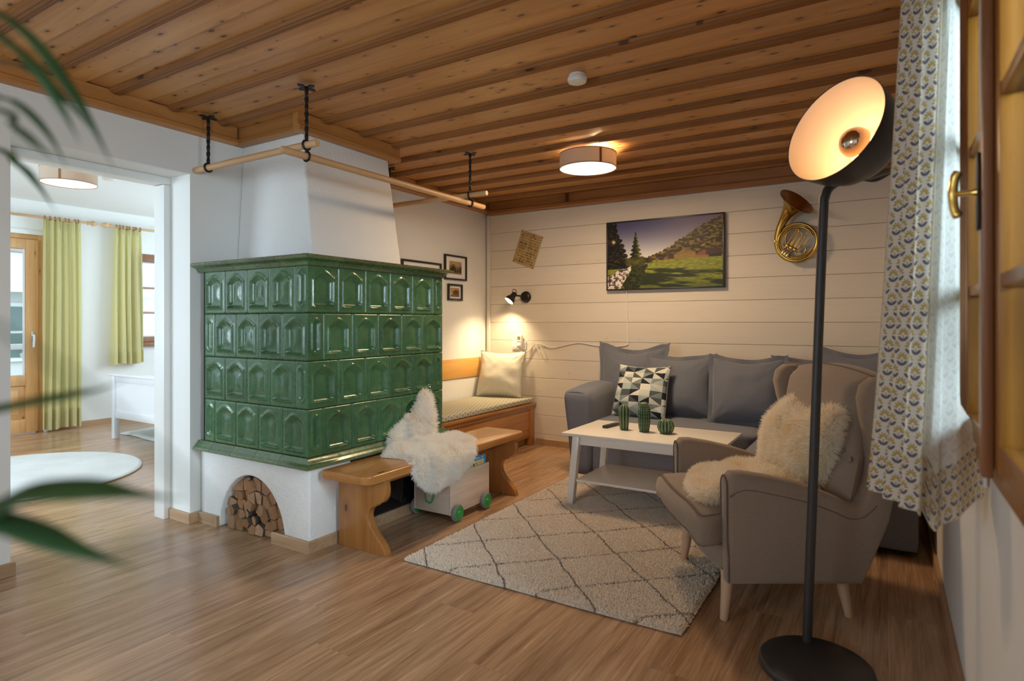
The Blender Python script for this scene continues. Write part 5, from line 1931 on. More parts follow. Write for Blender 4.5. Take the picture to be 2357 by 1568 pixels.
def sample_mesh(o, n, seed):
    """random points and normals on a mesh object, in its own coordinates"""
    me = o.data
    me.calc_loop_triangles()
    co = np.empty(len(me.vertices) * 3, np.float32)
    me.vertices.foreach_get('co', co)
    co = co.reshape(-1, 3)
    nr = np.empty(len(me.vertices) * 3, np.float32)
    me.vertices.foreach_get('normal', nr)
    nr = nr.reshape(-1, 3)
    tr = np.empty(len(me.loop_triangles) * 3, np.int32)
    me.loop_triangles.foreach_get('vertices', tr)
    tr = tr.reshape(-1, 3)
    a, b, c = co[tr[:, 0]], co[tr[:, 1]], co[tr[:, 2]]
    ar = np.linalg.norm(np.cross(b - a, c - a), axis=1)
    rs = np.random.RandomState(seed)
    t = rs.choice(len(tr), n, p=ar / ar.sum())
    r1, r2 = np.sqrt(rs.rand(n, 1)), rs.rand(n, 1)
    w = (1 - r1, r1 * (1 - r2), r1 * r2)
    P = a[t] * w[0] + b[t] * w[1] + c[t] * w[2]
    N = nr[tr[t, 0]] * w[0] + nr[tr[t, 1]] * w[1] + nr[tr[t, 2]] * w[2]
    N /= np.linalg.norm(N, axis=1, keepdims=True) + 1e-9
    return P, N, rs


def rug_pile(o, n, seed, length, mat):
    P, N, rs = sample_mesh(o, n, seed)
    lean = rs.normal(0, 0.35, (n, 2))
    d = np.stack([lean[:, 0], lean[:, 1], np.ones(n)], 1)
    d += N * 0.6
    d /= np.linalg.norm(d, axis=1, keepdims=True)
    L = length * (0.7 + 0.5 * rs.rand(n, 1))
    mid = P + d * L * 0.55
    tip = P + d * L + np.concatenate([rs.normal(0, 0.004, (n, 2)), np.zeros((n, 1))], 1)
    pos = np.stack([P, mid, tip], 1)
    off = 0
    pos[:, :, 2] = np.maximum(pos[:, :, 2], 0.001)
    return hair_curves('rug_pile', pos, [0.0017, 0.0017, 0.0009], mat, o)


rug_pile(rugo, 120000, 3, 0.013, M['rugpile'])

# ------------------------------------------------------------------ coffee table
tbl = thing('coffee_table', 'white rectangular coffee table with lower shelf and splayed legs on rug', 'table', (-1.28, 3.815, 0))
tx0, tx1, ty0, ty1, tz = -1.795, -0.79, 3.515, 4.115, 0.483
MB().box(tx0, tx1, ty0, ty1, tz - 0.018, tz).build('table_top', M['lacquer'], tbl, bevel=0.003)
ax0, ax1, ay0, ay1 = tx0 + 0.075, tx1 - 0.075, ty0 + 0.055, ty1 - 0.055
for y in (ay0, ay1 - 0.02):
    MB().box(ax0, ax1, y, y + 0.02, tz - 0.078, tz - 0.0185).build('apron', M['lacquer'], tbl, bevel=0.001)
for x in (ax0, ax1 - 0.02):
    MB().box(x, x + 0.02, ay0 + 0.02, ay1 - 0.02, tz - 0.078, tz - 0.0185).build('apron', M['lacquer'], tbl, bevel=0.001)
for sx in (-1, 1):
    for sy in (-1, 1):
        x = tx0 + 0.075 if sx < 0 else tx1 - 0.075
        y = ty0 + 0.052 if sy < 0 else ty1 - 0.052
        rings = []
        for z, k, w in ((0.0185, 0.0, 0.021), (0.25, 0.021, 0.0225), (tz - 0.019, 0.042, 0.024)):
            c = (x + sx * (0.028 - k), y + sy * (0.004 - k * 0.2))
            rings.append([(c[0] - w, c[1] - w, z), (c[0] + w, c[1] - w, z), (c[0] + w, c[1] + w, z), (c[0] - w, c[1] + w, z)])
        MB().rings(rings).build('leg', M['lacquer'], tbl, bevel=0.003)
MB().box(tx0 + 0.085, tx1 - 0.085, ty0 + 0.045, ty1 - 0.045, 0.165, 0.181).build('lower_shelf', M['lacquer'], tbl, bevel=0.002)

rc_ = thing('remote_control', 'black remote control lying on the white coffee table', 'remote control', (-1.605, 3.90, tz), R(-8))
mb = MB().prism([(x, y) for x, y in arc((0, 0.078), 0.021, 0, 180, 8) + arc((0, -0.078), 0.021, 180, 360, 8)], 0.0005, 0.017, 'XY')
mb.build('remote_body', M['remote'], rc_, world=False, bevel=0.004)
for r_ in range(8):
    for c_ in range(3):
        MB().lathe([(0.0043, 0), (0.0043, 0.0012), (0, 0.0014)], 8, (-0.011 + 0.011 * c_, -0.055 + 0.0165 * r_, 0.0168)).build('remote_button', M['remotered' if (r_ == 7 and c_ == 0) else 'button'], rc_, world=False)


def cactus(name, label, x, y, prof, ribs, depth, dots):
    t = thing('ceramic_cactus', label, 'ornament', (x, y, tz), 0, 'ceramic cacti')
    n = ribs * 8
    rings = []
    for r, z in prof:
        ring_ = []
        for k in range(n):
            a = 2 * PI * k / n
            rr = r * (1 - depth + depth * abs(math.cos(a * ribs / 2)) ** 0.7 * 1.0)
            ring_.append((rr * math.cos(a), rr * math.sin(a), z + 0.0005))
        rings.append(ring_)
    MB().rings(rings).build('cactus_body', M['cactus'], t, world=False, smooth=60)
    if dots:
        mb = MB()
        for k in range(ribs):
            a = 2 * PI * k / ribs
            for j in range(dots):
                f = 0.08 + 0.88 * j / (dots - 1)
                i = f * (len(prof) - 1)
                q = int(i)
                q2 = min(q + 1, len(prof) - 1)
                r = prof[q][0] + (prof[q2][0] - prof[q][0]) * (i - q)
                z = prof[q][1] + (prof[q2][1] - prof[q][1]) * (i - q)
                s_ = 0.0024
                cx, cy = (r + 0.0004) * math.cos(a), (r + 0.0004) * math.sin(a)
                o_ = [(cx + s_ * math.cos(a), cy + s_ * math.sin(a), z), (cx - s_ * math.sin(a), cy + s_ * math.cos(a), z), (cx + s_ * math.sin(a), cy - s_ * math.cos(a), z), (cx, cy, z + s_), (cx, cy, z - s_)]
                mb.add(o_, [(0, 1, 3), (0, 3, 2), (0, 4, 1), (0, 2, 4)])
        d_ = mb.build('spine_dots', M['cactusdot'], t, world=False, smooth=0)
        d_['kind'] = 'stuff'
    else:
        mb = MB()
        for k in range(ribs):
            a = 2 * PI * k / ribs
            pts = [((r + 0.0006) * math.cos(a), (r + 0.0006) * math.sin(a), z) for r, z in prof[1:-1]]
            mb.tube(pts, 0.0012, 5)
        mb.build('rib_lines', M['cactusdot'], t, world=False)
    return t


cactus('c', 'tall smooth ribbed green ceramic cactus next to remote control', -1.485, 3.83, [(0.0, 0), (0.024, 0.0), (0.027, 0.004), (0.030, 0.03), (0.034, 0.07), (0.037, 0.105), (0.036, 0.13), (0.031, 0.15), (0.021, 0.163), (0.010, 0.168), (0.0, 0.167)], 9, 0.20, 0)
cactus('c', 'tallest green ceramic cactus covered with pale knobs', -1.345, 3.825, [(0.0, 0), (0.028, 0.0), (0.032, 0.005), (0.037, 0.035), (0.041, 0.08), (0.042, 0.12), (0.039, 0.15), (0.033, 0.172), (0.022, 0.187), (0.010, 0.193), (0.0, 0.193)], 15, 0.13, 17)
cactus('c', 'small squat round green ceramic cactus on the white table', -1.205, 3.84, [(0.0, 0), (0.026, 0.0), (0.034, 0.004), (0.046, 0.018), (0.0535, 0.038), (0.054, 0.052), (0.049, 0.071), (0.038, 0.085), (0.022, 0.092), (0.008, 0.093), (0.0, 0.090)], 14, 0.17, 0)

# ------------------------------------------------------------------ wing armchair (local: front is -y, the side towards the lamp is +x)
CH = Vector((-0.50, 2.91, 0))
chair = thing('wing_armchair', 'beige wing armchair with wooden legs beside the window curtain', 'armchair', CH, R(-58))


def softc(c, hx, hy, hz, r, name, mat=None, n=8, crown=(0, 0, 0), warp=None):
    mb = soft(hx, hy, hz, r, n, crown, None)
    mb.v = [((x + c[0], y + c[1], z + c[2]) if warp is None else warp(x + c[0], y + c[1], z + c[2])) for x, y, z in mb.v]
    return mb.build(name, mat or M['chair'], chair, world=False, smooth=75)


side_prof = spline([(-0.262, 0.165), (-0.268, 0.30), (-0.272, 0.45), (-0.268, 0.57)], 4)
side_prof = [(-0.258, 0.172), (-0.268, 0.35), (-0.270, 0.52), (-0.266, 0.590), (-0.245, 0.612), (-0.20, 0.613), (-0.10, 0.597), (0.0, 0.575), (0.10, 0.545), (0.18, 0.510), (0.225, 0.487), (0.250, 0.490), (0.270, 0.52), (0.292, 0.575), (0.300, 0.65), (0.286, 0.74), (0.263, 0.83), (0.250, 0.90), (0.262, 0.955), (0.302, 0.985), (0.355, 0.985), (0.395, 0.955), (0.412, 0.88), (0.414, 0.72), (0.405, 0.58), (0.375, 0.42), (0.325, 0.30), (0.262, 0.172)]


def roll_pts(p):
    return p


for sg in (-1, 1):
    # body of the side: an upholstered slab whose edge is rolled; wings lean outward a little with height
    mb = MB()
    xs = [0.300, 0.306, 0.322, 0.345, 0.366, 0.382, 0.388]
    ins = [0.020, 0.008, 0.001, 0.0, 0.002, 0.010, 0.026]
    c0 = Vector((0.10, 0.50))
    rings = []
    P2 = [Vector(p) for p in side_prof]
    m = len(P2)
    for x_, i_ in zip(xs, ins):
        ring_ = []
        for k in range(m):
            a, b, c = P2[k - 1], P2[k], P2[(k + 1) % m]
            t_ = (c - a).normalized()
            nrm = Vector((t_.y, -t_.x))
            q = b - nrm * (-i_) * 1.0
            lean_ = 0.034 * smoothstep(0.5, 0.95, q.y)
            ring_.append((sg * (x_ + lean_), q.x, q.y))
        rings.append(ring_ if sg > 0 else ring_)
    side = mb.rings(rings).build('arm_and_wing', M['chair'], chair, world=False, smooth=50, bevel=0)
    # seam line on the outer face below the roll
    seam = [(-0.262, 0.52), (-0.20, 0.548), (-0.08, 0.528), (0.04, 0.500), (0.14, 0.465), (0.21, 0.436), (0.265, 0.445), (0.315, 0.49), (0.345, 0.56), (0.350, 0.66), (0.336, 0.76), (0.316, 0.86), (0.318, 0.92), (0.345, 0.945)]
    MB().tube([(sg * (0.3885 + 0.034 * smoothstep(0.5, 0.95, z)), y, z) for y, z in spline(seam, 4)], 0.0026, 6).build('seam_piping', M['piping'], side, world=False)
    # piping outlining the upholstered arm front
    fp = [(0.313, 0.33), (0.312, 0.45), (0.312, 0.548), (0.322, 0.582), (0.345, 0.596), (0.366, 0.584), (0.378, 0.548), (0.380, 0.40), (0.380, 0.185)]
    MB().tube([(sg * x_, -0.2685 + (0.006 if z < 0.3 else 0), z) for x_, z in spline(fp, 4)], 0.0033, 6).build('arm_front_piping', M['piping'], side, world=False)


def rail_warp(x, y, z):
    t = smoothstep(0.40, 0.17, z)
    bow = -0.030 * (1 - (x / 0.36) ** 2)
    return (x * (1 - 0.05 * t), y + (bow if y < -0.15 else 0) + 0.035 * t * (1 if y < -0.15 else 0), z)


softc((0, -0.005, 0.250), 0.296, 0.262, 0.080, 0.022, 'seat_rail', n=10, warp=rail_warp)


def cush_warp(x, y, z):
    if y < -0.18:
        k = smoothstep(-0.18, -0.30, y)
        x = x * (1 + 0.17 * k)
        y = y - 0.030 * (1 - min(1, (x / 0.36) ** 2)) * k - 0.02 * k * (1 - ((z - 0.39) / 0.07) ** 2)
        z = z - 0.028 * k * smoothstep(0.2, 0.36, abs(x))
    return (x, y, z)


softc((0, -0.055, 0.392), 0.292, 0.295, 0.066, 0.028, 'seat_cushion', n=14, crown=(0, 0, 0.012), warp=cush_warp)
for sz in (1, -1):
    q_ = 0.011
    hx_, y1_, y0_ = 0.292 - q_, -0.055 - 0.295 + q_, 0.05
    pth = [(-hx_, y0_ - (y0_ - y1_) * k / 10) for k in range(9)] + [(-hx_ + 0.004, y1_ + 0.012), (-hx_ + 0.016, y1_)] + [(-hx_ + 0.03 + (2 * hx_ - 0.06) * k / 12, y1_) for k in range(13)]
    pth = pth + [(-x_, y_) for x_, y_ in pth[:11][::-1]]
    zz_ = 0.392 + sz * (0.066 - q_ + 0.003)
    MB().tube([tuple(Vector(cush_warp(x_ * 1.004, y_, zz_)) + Vector((0, -0.004 if y_ < -0.3 else 0, sz * 0.001))) for x_, y_ in pth], 0.0046, 8).build('cushion_piping', M['piping'], chair, world=False)


BUT = [(-0.28, 0.655), (-0.19, 0.672), (-0.06, 0.68), (0.07, 0.68), (0.245, 0.668), (0.316, 0.650)]


def back_warp(x, y, z):
    yy = y + 0.185 + 0.21 * (z - 0.47)
    if y < 0.02:
        for bx_, bz_ in BUT:
            dd = math.hypot(x - bx_, z - bz_)
            yy += 0.022 * math.exp(-(dd / 0.04) ** 2)
    z2 = z + 0.028 * (1 - (x / 0.30) ** 2) * smoothstep(0.8, 1.0, z)
    return (x, yy, z2)


mbk = MB()
nx_, nz_ = 30, 34


def back_front(u, v):
    z = 0.40 + 0.585 * v
    x = (-1 + 2 * u) * (0.312 + 0.024 * (1 - smoothstep(0.62, 0.80, z)))
    e = min(u, 1 - u, (1 - v)) * 0.6
    y = 0.055 * (1 - smoothstep(0, 0.06, e)) - 0.018 * math.sin(PI * u)
    return back_warp(x, y - 0.005, z)


mbk.grid(back_front, nx_, nz_)
mbk.grid(lambda u, v: back_warp(0.312 - 0.624 * u, 0.105, 0.40 + 0.585 * v), nx_, nz_)
for a_, b_ in ((0, 1),):
    pass
edge = []
f0 = [back_front(0, k / nz_) for k in range(nz_ + 1)] + [back_front(k / nx_, 1) for k in range(1, nx_ + 1)] + [back_front(1, 1 - k / nz_) for k in range(1, nz_ + 1)]
g0 = [back_warp(-0.312, 0.105, 0.40 + 0.585 * k / nz_) for k in range(nz_ + 1)] + [back_warp(-0.312 + 0.624 * k / nx_, 0.105, 0.985) for k in range(1, nx_ + 1)] + [back_warp(0.312, 0.105, 0.985 - 0.585 * k / nz_) for k in range(1, nz_ + 1)]
mbk.rings([f0, g0], closed=False, caps=False)
bkr = mbk.build('backrest', M['chair'], chair, world=False, smooth=75, weld=True)
MB().tube([f0[k] for k in range(nz_ + 1, nz_ + nx_ + 1)], 0.003, 6).build('back_piping', M['piping'], chair, world=False)
for bx_, bz_ in BUT:
    p = back_warp(bx_, -0.020 + (0.022 if abs(bx_) > 0.27 else 0), bz_)
    MB().lathe([(0, 0.008), (0.006, 0.007), (0.011, 0.003), (0.012, 0.0), (0.008, -0.003), (0, -0.004)], 14, p, (0, -1, 0.25)).build('upholstery_button', M['chair'], bkr, world=False)
softc((0, 0.285, 0.30), 0.295, 0.045, 0.13, 0.02, 'back_rail', n=6, warp=lambda x, y, z: (x, y + 0.25 * (z - 0.17), z))
for x_, y_, z_ in ((0.30, -0.240, 0.0), (-0.275, -0.235, 0.021), (0.275, 0.25, 0.0), (-0.275, 0.25, 0.0)):
    sp = (0.012 if y_ < 0 else -0.02)
    MB().tube([(x_, y_ - sp * 1.0, z_ + 0.0005), (x_, y_ - sp * 0.95, z_ + 0.004), (x_ * 0.985, y_, 0.10), (x_ * 0.97, y_ + sp * 0.6, 0.20)], [0.0145, 0.016, 0.0215, 0.027], 18).build('leg', M['beech'], chair, world=False)

# ------------------------------------------------------------------ sheepskins


def pelt(T, outline, center, drape, thick, mat, nang=72, nrad=14):
    o_ = spline(outline + [outline[0]], max(2, nang // len(outline)))[:-1]
    n = len(o_)
    c = np.array(center)
    vs, fs = [], []
    for side_ in (1, 0):
        for k in range(nrad + 1):
            t = k / nrad
            for a in range(n):
                p = c + (np.array(o_[a]) - c) * t
                th_ = side_ * thick * (1 - t ** 3) + 0.002
                vs.append(drape(p[0], p[1], th_))
    off = (nrad + 1) * n
    for k in range(nrad):
        for a in range(n):
            b = (a + 1) % n
            fs.append((k * n + a, (k + 1) * n + a, (k + 1) * n + b, k * n + b))
            fs.append((off + k * n + a, off + k * n + b, off + (k + 1) * n + b, off + (k + 1) * n + a))
    for a in range(n):
        b = (a + 1) % n
        fs.append((nrad * n + a, off + nrad * n + a, off + nrad * n + b, nrad * n + b))
    mb = MB()
    mb.add(vs, fs)
    return mb.build('pelt', mat, T, world=False, weld=True, smooth=180)


def fur(T, mesh, n, length, mat, seed, radius, down=(0, 0, -1), grav=0.35, clear=None, lofty=1.0):
    P, N, rs = sample_mesh(mesh, n, seed)
    # low-frequency combing so that the wool forms locks
    def field(s, fr):
        ph = rs.rand(3, 4) * 6.28
        kk = rs.normal(0, fr, (3, 4, 3))
        return np.stack([np.sin((P @ kk[i].T) + ph[i]).sum(1) / 2.2 for i in range(3)], 1)
    comb = field(1, 12) * 0.34 + field(2, 45) * 0.16 + rs.normal(0, 0.24, (n, 3))
    d = N * 0.85 * lofty + comb + np.array(down) * grav * 0.4
    d /= np.linalg.norm(d, axis=1, keepdims=True)
    L = length * (0.65 + 0.5 * rs.rand(n, 1)) * (0.8 + 0.2 * np.sin(P @ rs.normal(0, 25, 3))[:, None])
    g = np.array(down) * grav
    pts = [P - N * 0.003]
    cur = P
    for k in range(1, 5):
        dd = d + g * (k / 4) + rs.normal(0, 0.16, (n, 3))
        dd /= np.linalg.norm(dd, axis=1, keepdims=True)
        cur = cur + dd * L / 4
        pts.append(cur)
    pos = np.stack(pts, 1)
    if clear is not None:
        pos = clear(pos)
    return hair_curves('wool', pos, [radius, radius, radius * 0.9, radius * 0.7, radius * 0.25], mat, T)


SK1 = thing('sheepskin', 'white sheepskin draped over the stove bench and against the green tiles', 'sheepskin', (-2.34, 2.9, 0.433))


def drape1(s, t, h):
    # s: up the tiles (<0), across the seat, down over the front edge (>0.345); t: world y
    x_w, z_s, x_e = -2.512, 0.434, -2.166
    r = 0.035
    if s < -r:
        x, z, nx, nz = x_w + 0.010 * smoothstep(0, -0.3, s) * -1, z_s + r + (-s - r), 1, 0
    elif s < r:
        a = (s + r) / (2 * r) * PI / 2
        x, z, nx, nz = x_w + r * (1 - math.cos(a)), z_s + r * (1 - math.sin(a)), math.cos(a), math.sin(a)
    elif s < 0.333:
        x, z, nx, nz = x_w + s, z_s, 0, 1
    elif s < 0.333 + 0.04:
        a = (s - 0.333) / 0.04 * PI / 2
        x, z, nx, nz = -2.179 + 0.026 * math.sin(a), z_s - 0.026 * (1 - math.cos(a)), math.sin(a), math.cos(a)
    else:
        x, z, nx, nz = -2.153 + 0.10 * (s - 0.373), z_s - 0.026 - (s - 0.373), 1, 0.1
    hump = 0.012 * (fbm(s * 9 + 3, t * 7, 5) - 0.3)
    h = h + max(0, hump) * (1 if h > 0.004 else 0)
    return (x + nx * h + 2.34, t - 2.9, z + nz * h - 0.433)


out1 = [(-0.325, 3.015), (-0.305, 2.965), (-0.20, 2.895), (-0.13, 2.75), (-0.07, 2.69), (-0.01, 2.68), (0.06, 2.57), (0.11, 2.54), (0.17, 2.57), (0.24, 2.57), (0.31, 2.53), (0.38, 2.50), (0.45, 2.53), (0.50, 2.60), (0.50, 2.74), (0.475, 2.88), (0.43, 2.97), (0.36, 3.03), (0.30, 3.08), (0.27, 3.16), (0.20, 3.24), (0.12, 3.25), (0.05, 3.18), (0.0, 3.09), (-0.08, 3.10), (-0.20, 3.095), (-0.30, 3.055)]
pm = pelt(SK1, out1, (0.13, 2.86), drape1, 0.034, M['skin'])


def clear1(pos):
    x = pos[:, :, 0] - 2.34
    z = pos[:, :, 2] + 0.433
    pos[:, :, 0] = np.where((x < -2.53) & (z > 0.47), -2.53 + 2.34, pos[:, :, 0])
    inb = (x > -2.51) & (x < -2.17) & (z < 0.436) & (z > 0.38)
    pos[:, :, 2] = np.where(inb, 0.436 - 0.433, pos[:, :, 2])
    return pos


fur(SK1, pm, 62000, 0.045, M['fur'], 11, 0.0009, clear=clear1)

SK2 = thing('sheepskin', 'cream sheepskin lying over the seat and backrest of wing armchair', 'sheepskin', tuple(CH + Vector((0, 0, 0.46))), R(-58))


def drape2(s, x, h):
    # s > 0 up the backrest, s < 0 forward over the seat
    r = 0.06
    if s > r:
        y0, z0, ny, nz = 0.165 + 0.21 * s, 0.466 + s, -1, 0.2
    elif s > -r:
        a = (s + r) / (2 * r)
        y0 = 0.165 - r + (r + 0.21 * r) * a * a
        z0 = 0.468 + r * a * a
        ny, nz = -a, 1 - a * 0.7
    else:
        y0, z0, ny, nz = 0.165 + s, 0.468, 0, 1
    if s < -r:
        z0 += 0.006 - 0.03 * smoothstep(-0.41, -0.57, s)
    hump = 0.05 * max(0, fbm(s * 5 + 1, x * 5 + 2, 17) - 0.42) + 0.03 * smoothstep(-0.1, 0.15, s) * smoothstep(0.4, 0.2, s)
    h = h + hump * (1 if h > 0.004 else 0)
    return (x, y0 + ny * h, z0 + nz * h - 0.46)


out2 = [(0.375, -0.145), (0.345, -0.05), (0.32, 0.03), (0.345, 0.12), (0.375, 0.20), (0.355, 0.262), (0.26, 0.275), (0.15, 0.262), (0.05, 0.24), (-0.05, 0.24), (-0.18, 0.262), (-0.32, 0.27), (-0.42, 0.25), (-0.455, 0.15), (-0.43, 0.0), (-0.36, -0.15), (-0.28, -0.235), (-0.16, -0.27), (-0.03, -0.275), (0.10, -0.272), (0.22, -0.262), (0.31, -0.225)]
out2 = [(a - 0.047 if a < -0.1 else a, b) for a, b in out2]
pm2 = pelt(SK2, out2, (-0.05, 0.0), drape2, 0.045, M['skin'])


def clear2(pos):
    # wool does not grow into the arms: keep it between the inner faces below arm height
    z = pos[:, :, 2] + 0.46
    lim = np.where(z < 0.60, 0.294, 0.34)
    pos[:, :, 0] = np.clip(pos[:, :, 0], -lim, lim)
    return pos


fur(SK2, pm2, 66000, 0.046, M['fur2'], 23, 0.0009, clear=clear2)

# ------------------------------------------------------------------ floor lamp
lamp = thing('floor_lamp', 'tall anthracite floor lamp with lit bowl shade before the armchair', 'floor lamp', (-0.205, 2.325, 0))
MB().lathe([(0.0, 0.0005), (0.178, 0.0005), (0.183, 0.004), (0.183, 0.012), (0.179, 0.026), (0.173, 0.031), (0.0, 0.033)], 64, (-0.205, 2.325, 0)).build('base', M['lampgrey'], lamp, smooth=40)
pp = spline([(-0.245, 2.455, 0.030), (-0.228, 2.466, 0.55), (-0.211, 2.477, 1.10), (-0.194, 2.488, 1.60), (-0.190, 2.491, 1.655), (-0.176, 2.497, 1.692), (-0.145, 2.507, 1.715), (-0.105, 2.521, 1.733), (-0.080, 2.530, 1.742)], 6)
MB().tube(pp, 0.0165, 18).build('pole', M['lampgrey'], lamp, smooth=60)
SN = Vector((-0.563, -0.769, 0.301)).normalized()
SCn = Vector((-0.151, 2.316, 1.855))
shp = [(0.030, -0.205), (0.075, -0.200), (0.118, -0.176), (0.150, -0.135), (0.170, -0.085), (0.180, -0.035), (0.184, 0.0), (0.1835, 0.003), (0.1815, 0.0)]
MB().lathe([(0.0, -0.207)] + shp, 64, SCn, SN, caps=False).build('lamp_shade', M['lampgrey'], lamp, smooth=60, fixn=False)
MB().lathe([(0.1812, 0.0), (0.177, -0.035), (0.167, -0.084), (0.147, -0.132), (0.115, -0.172), (0.073, -0.195), (0.062, -0.190), (0.058, -0.165), (0.0, -0.163)], 64, SCn, SN, caps=False).build('shade_lining', M['lampinner'], lamp, smooth=60, fixn=False)
bc = SCn - SN * 0.112
MB().lathe([(0.026, -0.034), (0.038, -0.024), (0.049, -0.008), (0.0505, 0.0)], 28, bc, SN, caps=False).build('bulb', M['bulb'], lamp, smooth=60)
MB().lathe([(0.0535, -0.004), (0.053, 0.008), (0.047, 0.026), (0.033, 0.042), (0.016, 0.050), (0.0, 0.052)], 32, bc, SN, caps=False).build('mirror_cap', M['chrome'], lamp, smooth=60)
ax = SN.cross(Vector((0, 0, 1))).normalized()
dn = SN.cross(ax).normalized()
if dn.z > 0:
    dn = -dn
jp = Vector((-0.080, 2.530, 1.742))
rear = SCn - SN * 0.17
yk_ = [jp, jp + Vector((0.022, 0.010, -0.020)), jp + Vector((0.055, 0.022, -0.022)), jp + Vector((0.092, 0.036, 0.004)), rear + dn * 0.10 - SN * 0.02, rear + dn * 0.06 - SN * 0.04]
MB().tube(spline([tuple(p) for p in yk_], 5), 0.011, 12).build('yoke', M['lampgrey'], lamp, smooth=60)
MB().lathe([(0.0, -0.02), (0.02, -0.02), (0.02, 0.02), (0.0, 0.02)], 20, jp, (0.6, 0.2, 0.4)).build('joint', M['lampgrey'], lamp, bevel=0.003)
MB().lathe([(0.0, -0.265), (0.022, -0.262), (0.028, -0.25), (0.030, -0.206)], 24, SCn, SN).build('socket_cap', M['lampgrey'], lamp)

# ------------------------------------------------------------------ round ceiling lamps


def drum_lamp(label, x, y, ztop, r, h, power, glow, mount=0.013):
    t = thing('ceiling_lamp', label, 'ceiling lamp', (x, y, ztop), 0, 'round linen ceiling lamps')
    zb = ztop - h
    n = 64
    MB().rings([[(x + rr * math.cos(2 * PI * k / n), y + rr * math.sin(2 * PI * k / n), z) for k in range(n)] for rr, z in ((r, zb + 0.003), (r, ztop - 0.003), (r - 0.0015, ztop - 0.003), (r - 0.0015, zb + 0.003))], True, False, loop=True).build('lamp_shade', M['lampcloth'], t, smooth=60)
    for z in (zb, ztop):
        MB().tube([(x + r * math.cos(2 * PI * k / n), y + r * math.sin(2 * PI * k / n), z) for k in range(n)], 0.003, 6, closed=True).build('rim', M['brownwood'], t)
    MB().lathe([(r - 0.004, zb + 0.002), (0, zb + 0.002)], 48, (x, y, 0), caps=False).build('diffuser', M['diffuser'], t, smooth=0)
    sa = R(-40)
    MB().box(-0.008, 0.008, -0.001, 0.002, zb, ztop).build('shade_seam', M['brownwood'], t, origin=(0, 0, 0), world=False)
    sm_ = [c for c in bpy.data.objects if c.parent is t and c.name.startswith('shade_seam')][0]
    sm_.location = (r * math.cos(sa) * 1.004, r * math.sin(sa) * 1.004, -ztop)
    sm_.rotation_euler = (0, 0, sa + PI / 2)
    MB().lathe([(0.0, ztop + mount), (0.06, ztop + mount), (0.06, ztop - 0.02), (0.0, ztop - 0.02)], 20, (x, y, 0)).build('mounting_plate', M['plastic'], t)
    d = bpy.data.lights.new('ceiling_lamp_light', 'POINT')
    d.energy = power
    d.color = (1.0, 0.70, 0.40)
    d.shadow_soft_size = 0.04
    o = bpy.data.objects.new('ceiling_lamp_light', d)
    COL.objects.link(o)
    o.location = (x + 0.085, y, ztop - 0.05)
    d2 = bpy.data.lights.new('ceiling_lamp_downlight', 'AREA')
    d2.shape = 'DISK'
    d2.size = r * 1.9
    d2.energy = glow
    d2.color = (1.0, 0.70, 0.41)
    o2 = bpy.data.objects.new('ceiling_lamp_downlight', d2)
    COL.objects.link(o2)
    o2.location = (x, y, zb - 0.002)
    return t


drum_lamp('round beige drum lamp under the wooden ceiling', -1.80, 3.94, 2.394, 0.200, 0.103, 5, 15)
drum_lamp('round beige drum lamp on the white bedroom ceiling beyond the doorway', -5.77, 2.34, 2.468, 0.198, 0.118, 1.6, 3, 0.0515)


def detector(label, x, y, z, r):
    t = thing('smoke_detector', label, 'smoke detector', (x, y, z), 0, 'round white smoke detectors')
    MB().lathe([(0.0, 0), (r * 0.86, 0), (r * 0.86, -0.010), (0.0, -0.010)], 32, (x, y, z)).build('mount', M['plastic'], t)
    MB().lathe([(0.0, -0.011), (r * 0.92, -0.011), (r, -0.016), (r, -0.030), (r * 0.93, -0.038), (r * 0.5, -0.041), (0.0, -0.041)], 40, (x, y, z)).build('detector_body', M['plastic'], t, smooth=40)
    mb = MB()
    for k in range(36):
        a = 2 * PI * k / 36
        mb.bar((x + r * 1.002 * math.cos(a), y + r * 1.002 * math.sin(a), z - 0.0295), (x + r * 1.002 * math.cos(a), y + r * 1.002 * math.sin(a), z - 0.017), 0.0024, 0.002, (math.cos(a), math.sin(a), 0))
    v = mb.build('vent_ribs', M['frame_white'], t, smooth=0)
    v['kind'] = 'stuff'
    MB().lathe([(0.0, 0), (r * 0.16, 0), (r * 0.13, -0.003), (0, -0.003)], 16, (x + r * 0.3, y - r * 0.2, z - 0.040)).build('test_button', M['frame_white'], t)


detector('white smoke detector on the wooden ceiling boards', -1.30, 2.72, 2.4275, 0.047)
detector('white smoke detector on the bedroom ceiling beside the drum lamp', -5.96, 2.73, 2.5195, 0.052)

# ------------------------------------------------------------------ flowered curtain at the window
cur = thing('flowered_curtain', 'white curtain with gold and grey flower print beside the window', 'curtain', (0.08, 2.0, 2.33))


